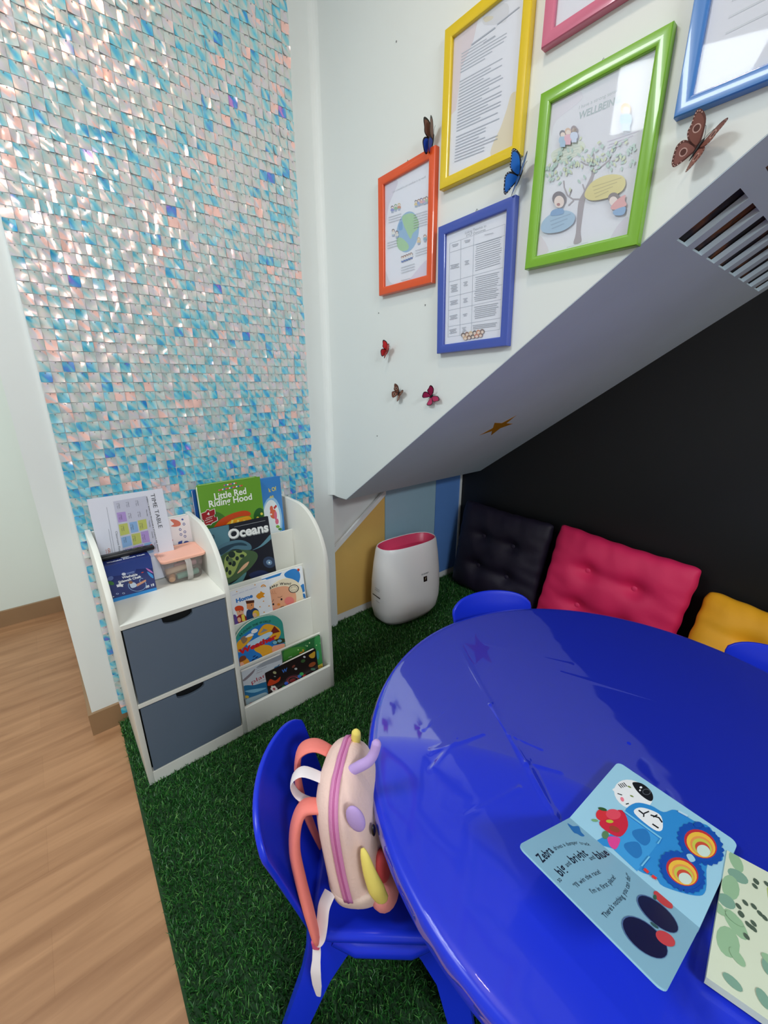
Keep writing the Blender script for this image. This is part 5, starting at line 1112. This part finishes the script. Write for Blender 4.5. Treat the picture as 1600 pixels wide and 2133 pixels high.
    b = MB(); b.tube([(0.020, 0.020, 0.262), (0.018, 0.040, 0.272), (0.014, 0.056, 0.280), (0.008, 0.066, 0.292), (0.004, 0.072, 0.308), (0.003, 0.074, 0.314)], [0.009, 0.010, 0.0095, 0.009, 0.009, 0.004], lil, 14, smooth_path=5); obj('horn', b, t, 2)['label'] = 'lilac bent horn'
    b = MB(); b.tube([(-0.055, 0.012, 0.255), (-0.056, 0.016, 0.268), (-0.056, 0.018, 0.280), (-0.056, 0.019, 0.286)], [0.010, 0.010, 0.009, 0.003], yel, 14, smooth_path=5); obj('horn', b, t, 2)['label'] = 'yellow stubby horn'
    for sx in (1, -1):
        b = MB(); b.ball((sx * 0.066, 0.0600, 0.182), (0.008, 0.004, 0.011), mat((24, 18, 20), 0.15), 14, 8); obj('eye', b, t, 2)
    b = MB(); b.tube([(0.050, 0.068, 0.150), (0.034, 0.0705, 0.136), (0.012, 0.0715, 0.130), (-0.012, 0.0715, 0.130), (-0.03, 0.070, 0.138)], [0.002, 0.005, 0.006, 0.005, 0.002], mat((150, 24, 34), 0.5), 8); obj('mouth', b, t, 2)
    b = MB(); b.ball((0.062, 0.066, 0.096), (0.020, 0.014, 0.034), mat((222, 84, 90), 0.85), 16, 10); obj('pocket_trim', b, t, 2)['label'] = 'red front trim'
    b = MB(); b.ball((0.056, 0.060, 0.034), (0.040, 0.030, 0.036), mat((240, 150, 146), 0.85, bump=0.3, bscale=150), 18, 12); obj('foot', b, t, 2); b = MB(); b.ball((-0.056, 0.060, 0.034), (0.040, 0.030, 0.036), mat((240, 150, 146), 0.85, bump=0.3, bscale=150), 18, 12); obj('foot', b, t, 2)
    # shoulder straps (coral pads) with white webbing
    b = MB(); b.tube([(0.062, -0.030, 0.222), (0.068, -0.062, 0.224), (0.082, -0.078, 0.202), (0.098, -0.084, 0.160), (0.112, -0.078, 0.110), (0.126, -0.068, 0.060), (0.137, -0.060, 0.018), (0.141, -0.058, 0.000)], [0.018, 0.022, 0.024, 0.025, 0.025, 0.024, 0.020, 0.008], coral, 14, 0.42, upv=(0.45, 0.9, 0), smooth_path=6); obj('shoulder_strap', b, t, 1.0)
    b = MB(); b.tube([(-0.040, -0.022, 0.236), (-0.038, -0.062, 0.262), (-0.030, -0.094, 0.256), (-0.024, -0.106, 0.224), (-0.020, -0.110, 0.180), (-0.020, -0.108, 0.130), (-0.02, -0.100, 0.080), (-0.02, -0.09, 0.03)], [0.018, 0.021, 0.023, 0.023, 0.023, 0.021, 0.018, 0.012], coral, 14, 0.28, upv=(1, 0.3, 0), smooth_path=6); obj('shoulder_strap', b, t, 1.0)
    b = MB(); b.tube([(0.030, -0.026, 0.248), (0.034, -0.068, 0.268), (0.040, -0.092, 0.250), (0.044, -0.080, 0.222), (0.046, -0.034, 0.208)], [0.013, 0.014, 0.015, 0.014, 0.013], white, 10, 0.12, upv=(1, 0.2, 0), smooth_path=6); obj('hang_loop', b, t, 0.9)
    b = MB(); b.tube([(0.090, -0.036, 0.056), (0.110, -0.044, 0.048), (0.124, -0.048, 0.026), (0.134, -0.052, 0.010), (0.139, -0.056, 0.006), (0.140, -0.058, 0.008)], 0.0125, white, 10, 0.10, upv=(0.3, 1, 0), smooth_path=6); obj('webbing', b, t, 0.9)
    b = MB(); b.tube([(0.140, -0.058, 0.004), (0.146, -0.059, -0.012), (0.154, -0.060, -0.026), (0.162, -0.062, -0.044), (0.166, -0.063, -0.070), (0.168, -0.064, -0.096)], [0.006, 0.008, 0.008, 0.010, 0.009, 0.004], white, 10, 0.15, upv=(0, 1, 0), smooth_path=6); obj('webbing_tail', b, t, 0.9)
    b = MB(); b.box((0.133, -0.066, -0.008), (0.149, -0.052, 0.012), mat((214, 90, 130), 0.5), 0.003); obj('strap_keeper', b, t)
backpack()

# ================================================================== OPEN BOOK ON THE TABLE
def open_book():
    # local frame: origin at the fold's far end; u along the fold, v across the right hand page
    fa = Vector((-0.4385, -1.384, 0)); fb = Vector((-0.4465, -1.566, 0)); rb = Vector((-0.262, -1.3705, 0))
    U = (fb - fa).normalized(); Vv = Vector((-U.y, U.x, 0)); 
    if (rb - fa).dot(Vv) < 0: Vv = -Vv
    PW = 0.176; PH = 0.184
    z0 = TZ + 0.0035
    t = thing('open_board_book', 'pale blue open board book with a zebra and truck on the table', 'book', (fa.x, fa.y, z0))
    pm = C(160, 208, 232); pl = C(150, 200, 226)
    # right page block : three boards, nearly flat
    def page(nm, f3, mcol, th):
        b = MB(); n = 5; r = 0.010; pts = []
        for cx, cy, a0, rd in ((PH - r, PW - r, 0, 1), (r, PW - r, 90, 1), (0, 0, 180, 0), (PH, 0, 270, 0)):
            if rd:
                for i in range(n + 1):
                    a = math.radians(a0 + 90 * i / n); pts.append((cx + r * math.cos(a), cy + r * math.sin(a)))
            else: pts.append((cx, cy))
        top = [f3(u, v, 0.0) for u, v in pts]; bot = [f3(u, v, -th) for u, v in pts]; k = len(pts)
        b.add(top + bot, [tuple(range(k)), tuple(range(2 * k - 1, k - 1, -1))] + [(i, i + k, (i + 1) % k + k, (i + 1) % k) for i in range(k)], mcol)
        return obj(nm, b, t)
    aR = math.radians(4); aL = math.radians(27)
    def fR(u, v, k): return tuple(U * u + Vv * (v * math.cos(aR)) + Vector((0, 0, 0.010 + v * math.sin(aR) * 0 + k)))
    def fL(u, v, k):
        q = U * u - Vv * (v * math.cos(aL)) + Vector((0, 0, 0.010 + v * math.sin(aL))) + (Vv * math.sin(aL) + Vector((0, 0, math.cos(aL)))) * k
        return tuple(q)
    page('page_stack', fR, pm, 0.010); o1 = page('lifted_page', fL, pl, 0.0025)
    # artwork, sketch coordinates of the close-up
    S = [(410, 430), (635, 80), (1300, 465), (1165, 985)]     # fold far, outer far, outer near, fold near (right page)
    b = MB(); A = Art(b, None, PH, PW, to3=lambda u, v, k: fR(u, v, k + 0.0002)); A.H = homog(S, [(0, 0), (0, PW), (PH, PW), (PH, 0)])
    K = C(22, 24, 30); Wh = C(238, 240, 244)
    A.ell((725, 260), 100, 78, Wh, -30 + 60); A.smooth([(620, 240), (680, 215), (720, 190), (800, 260), (835, 280), (800, 330), (690, 320), (655, 300), (660, 270)], Wh)
    A.smooth([(722, 190), (770, 190), (820, 225), (838, 265), (825, 285), (780, 262), (740, 225)], K); A.arc((800, 235), 18, 22, 0, 359, C(90, 94, 104), 14, 0.8); A.ell((768, 213), 7, 6, Wh); A.ell((765, 230), 5, 5, Wh); A.ell((708, 217), 11, 4, C(120, 140, 60), 20); A.ell((726, 268), 11, 4, C(120, 140, 60), 20); A.ell((678, 292), 14, 9, C(240, 130, 150), 60)
    for i in range(4): A.line([(648 + i * 9, 208 - i * 4), (668 + i * 9, 228 - i * 4)], 4, K)
    A.line([(650, 262), (675, 268)], 5, K); A.line([(700, 318), (715, 312)], 6, K)
    TB = C(48, 140, 212); A.smooth([(560, 560), (640, 500), (720, 460), (760, 420), (700, 360), (750, 305), (830, 310), (900, 340), (960, 320), (1060, 370), (1150, 400), (1220, 530), (1230, 580), (1160, 610), (1170, 760), (1120, 800), (950, 770), (900, 720), (810, 695), (700, 600), (640, 580)], TB)
    A.poly([(690, 360), (905, 495), (800, 700), (665, 590)], C(64, 156, 222)); A.smooth([(770, 330), (830, 335), (890, 365), (905, 440), (860, 445), (750, 365)], Wh)
    for pth in ([(770, 345), (800, 365), (800, 380)], [(800, 360), (825, 345)], [(835, 365), (880, 375), (900, 400)], [(850, 415), (885, 435)], [(870, 360), (850, 375)]): A.line(pth, 8, K)
    for c_ in ((800, 495), (765, 575)): A.smooth([(c_[0] - 45, c_[1] - 30), (c_[0] + 20, c_[1] - 45), (c_[0] + 50, c_[1] + 15), (c_[0] + 20, c_[1] + 50), (c_[0] - 40, c_[1] + 5)], C(42, 120, 190))
    RD = C(206, 40, 66); A.smooth([(570, 440), (640, 370), (690, 360), (725, 440), (690, 510), (620, 490)], RD); A.ell((580, 395), 32, 34, C(214, 50, 60)); A.ell((640, 385), 40, 30, C(226, 76, 96)); A.smooth([(625, 520), (690, 520), (675, 585), (640, 570)], C(226, 70, 150)); A.ell((625, 428), 20, 10, C(190, 190, 60)); A.ell((545, 432), 18, 8, C(120, 170, 120)); A.ell((580, 362), 24, 9, C(50, 90, 50), 10); A.ell((655, 470), 30, 16, C(160, 70, 50), 20); A.ell((610, 510), 18, 24, C(90, 130, 90))
    for c_ in ((1110, 500), (1035, 675)):
        for i in range(22):
            a = 2 * PI * i / 22; A.ell((c_[0] + 112 * math.cos(a) * .95 + 22 * math.sin(a), c_[1] + 100 * math.sin(a) + 20 * math.cos(a)), 20, 16, C(22, 80, 176), math.degrees(a), n=6)
        A.ell(c_, 118, 96, C(22, 80, 176), 35)
        for r_, cc in ((1, (196, 50, 60)), (.88, (240, 190, 70)), (.70, (232, 150, 80)), (.60, (200, 200, 80)), (.46, (206, 80, 60))): A.ell((c_[0] + (1 - r_) * 25 , c_[1] + (1 - r_) * 45), 96 * r_, 70 * r_, C(*cc), 38)
        A.ell((c_[0] + 20, c_[1] + 38), 38, 30, C(206, 226, 216), 38)
    A.ell((1085, 395), 22, 18, C(22, 80, 176)); A.smooth([(1045, 575), (1070, 568), (1095, 600), (1070, 612)], pm)
    A.line([(835, 685), (860, 705)], 16, C(226, 60, 60)); A.line([(880, 720), (905, 735)], 16, C(226, 60, 60))
    A.line([(690, 362), (905, 497), (890, 530)], 9, C(120, 196, 236)); A.line([(855, 610), (820, 672)], 9, C(120, 196, 236)); A.line([(975, 330), (1025, 352)], 10, C(190, 220, 240))
    obj('page_picture', b, bpy.data.objects[t.name].children[0] if False else o1.parent.children[0])
    S2 = [(410, 430), (160, 705), (985, 1480), (1165, 985)]
    b = MB(); A = Art(b, None, PH, PW, to3=lambda u, v, k: fL(u, v, k + 0.0002)); A.H = homog(S2, [(0, 0), (0, PW), (PH, PW), (PH, 0)]); A.flip = True
    A.smooth([(400, 475), (430, 485), (460, 475), (475, 510), (495, 530), (480, 540), (455, 530), (435, 525)], C(40, 120, 196))
    TX = C(24, 40, 60)
    def wtext(st, pts, hgt, bold=0.02): A.curvetext(st, pts, TX, hgt, bold)
    wtext('Zebra', [(290, 785), (318, 740), (345, 690)], 0.0115, 0.02); wtext('drives a dumper truck', [(350, 680), (400, 635), (460, 600), (535, 590)], 0.006, 0.0)
    wtext('so', [(385, 890), (398, 870)], 0.006, 0.0); wtext('big', [(395, 848), (420, 790)], 0.0115, 0.02); wtext('and', [(420, 775), (440, 745)], 0.006, 0.0); wtext('bright', [(450, 740), (490, 700), (525, 655)], 0.0115, 0.02); wtext('and', [(540, 690), (565, 668)], 0.006, 0.0); wtext('blue', [(580, 670), (610, 650), (640, 615)], 0.0115, 0.02)
    wtext('"I\'ll win the race!', [(475, 905), (510, 850), (555, 800), (600, 760)], 0.006, 0.0); wtext('I\'m in first place!', [(560, 915), (605, 880), (650, 830), (680, 770)], 0.006, 0.0); wtext('There\'s nothing you can do!"', [(640, 1065), (680, 980), (730, 900), (755, 820), (758, 730)], 0.006, 0.0)
    HL = C(26, 26, 66); A.ell((920, 955), 150, 70, C(90, 120, 170), 41); A.ell((922, 957), 144, 65, HL, 41); A.ell((855, 1135), 160, 90, C(90, 120, 170), 43); A.ell((857, 1137), 154, 85, HL, 43)
    A.ell((948, 848), 70, 30, C(226, 70, 70), 40); A.ell((970, 1115), 62, 42, C(226, 76, 80), 35); A.ell((900, 843), 10, 18, C(60, 110, 80)); A.ell((905, 1040), 28, 10, C(60, 100, 100), 35)
    obj('page_text', b, o1)
open_book()
def corner_book():
    t = thing('board_book', 'pale green and white patterned book at the right table edge', 'book', (-0.300, -1.567, TZ + 0.003), rotz=0)
    U = Vector((-0.985, -0.10, 0)).normalized(); W_ = Vector((0.2, -1.0, 0)).normalized(); b = MB(); PH, PW = 0.20, 0.19
    def f3(u, v, k): return tuple(U * u + W_ * v + Vector((0, 0, 0.012 + k)))
    base = [(0, 0), (PH, 0), (PH, PW), (0, PW)]; b.add([f3(u, v, 0) for u, v in base] + [f3(u, v, -0.012) for u, v in base], [(0, 1, 2, 3), (7, 6, 5, 4), (0, 4, 5, 1), (1, 5, 6, 2), (2, 6, 7, 3), (3, 7, 4, 0)], C(214, 222, 200)); o = obj('cover', b, t)
    b = MB(); A = Art(b, None, PH, PW, to3=f3)
    def L_(x, y, a_, b_, c_, r=0): A.ell((x, y), a_, b_, c_, r, n=14, raw=True)
    G1 = C(150, 186, 150); G2 = C(126, 164, 146); BL = C(150, 180, 216); OL = C(170, 186, 100); K = C(80, 96, 84)
    L_(0.012, 0.012, 0.016, 0.008, G1, 20); L_(0.035, 0.016, 0.010, 0.012, G2); L_(0.060, 0.010, 0.020, 0.010, G1); L_(0.085, 0.008, 0.010, 0.010, G2, 30); L_(0.11, 0.02, 0.018, 0.010, G1, 40); L_(0.14, 0.015, 0.02, 0.012, G1)
    A.arc((0.03, 0.10), 0.040, 0.052, 0, 359, OL, 24); L_(0.03, 0.10, 0.038, 0.038, BL); 
    for d in (-0.018, 0.0, 0.018): A.line([(0.0, 0.10 + d), (0.03, 0.096 + d), (0.06, 0.10 + d)], 0.007, OL, raw=True)
    for i in range(22): L_(0.02 + 0.11 * random.random(), 0.02 + 0.06 * random.random(), 0.004, 0.0028, K, 40)
    for i in range(16): L_(0.10 + 0.09 * random.random(), 0.18 * random.random(), 0.010, 0.006, G1 if i % 2 else G2, random.uniform(0, 90))
    obj('cover_picture', b, o)
corner_book()
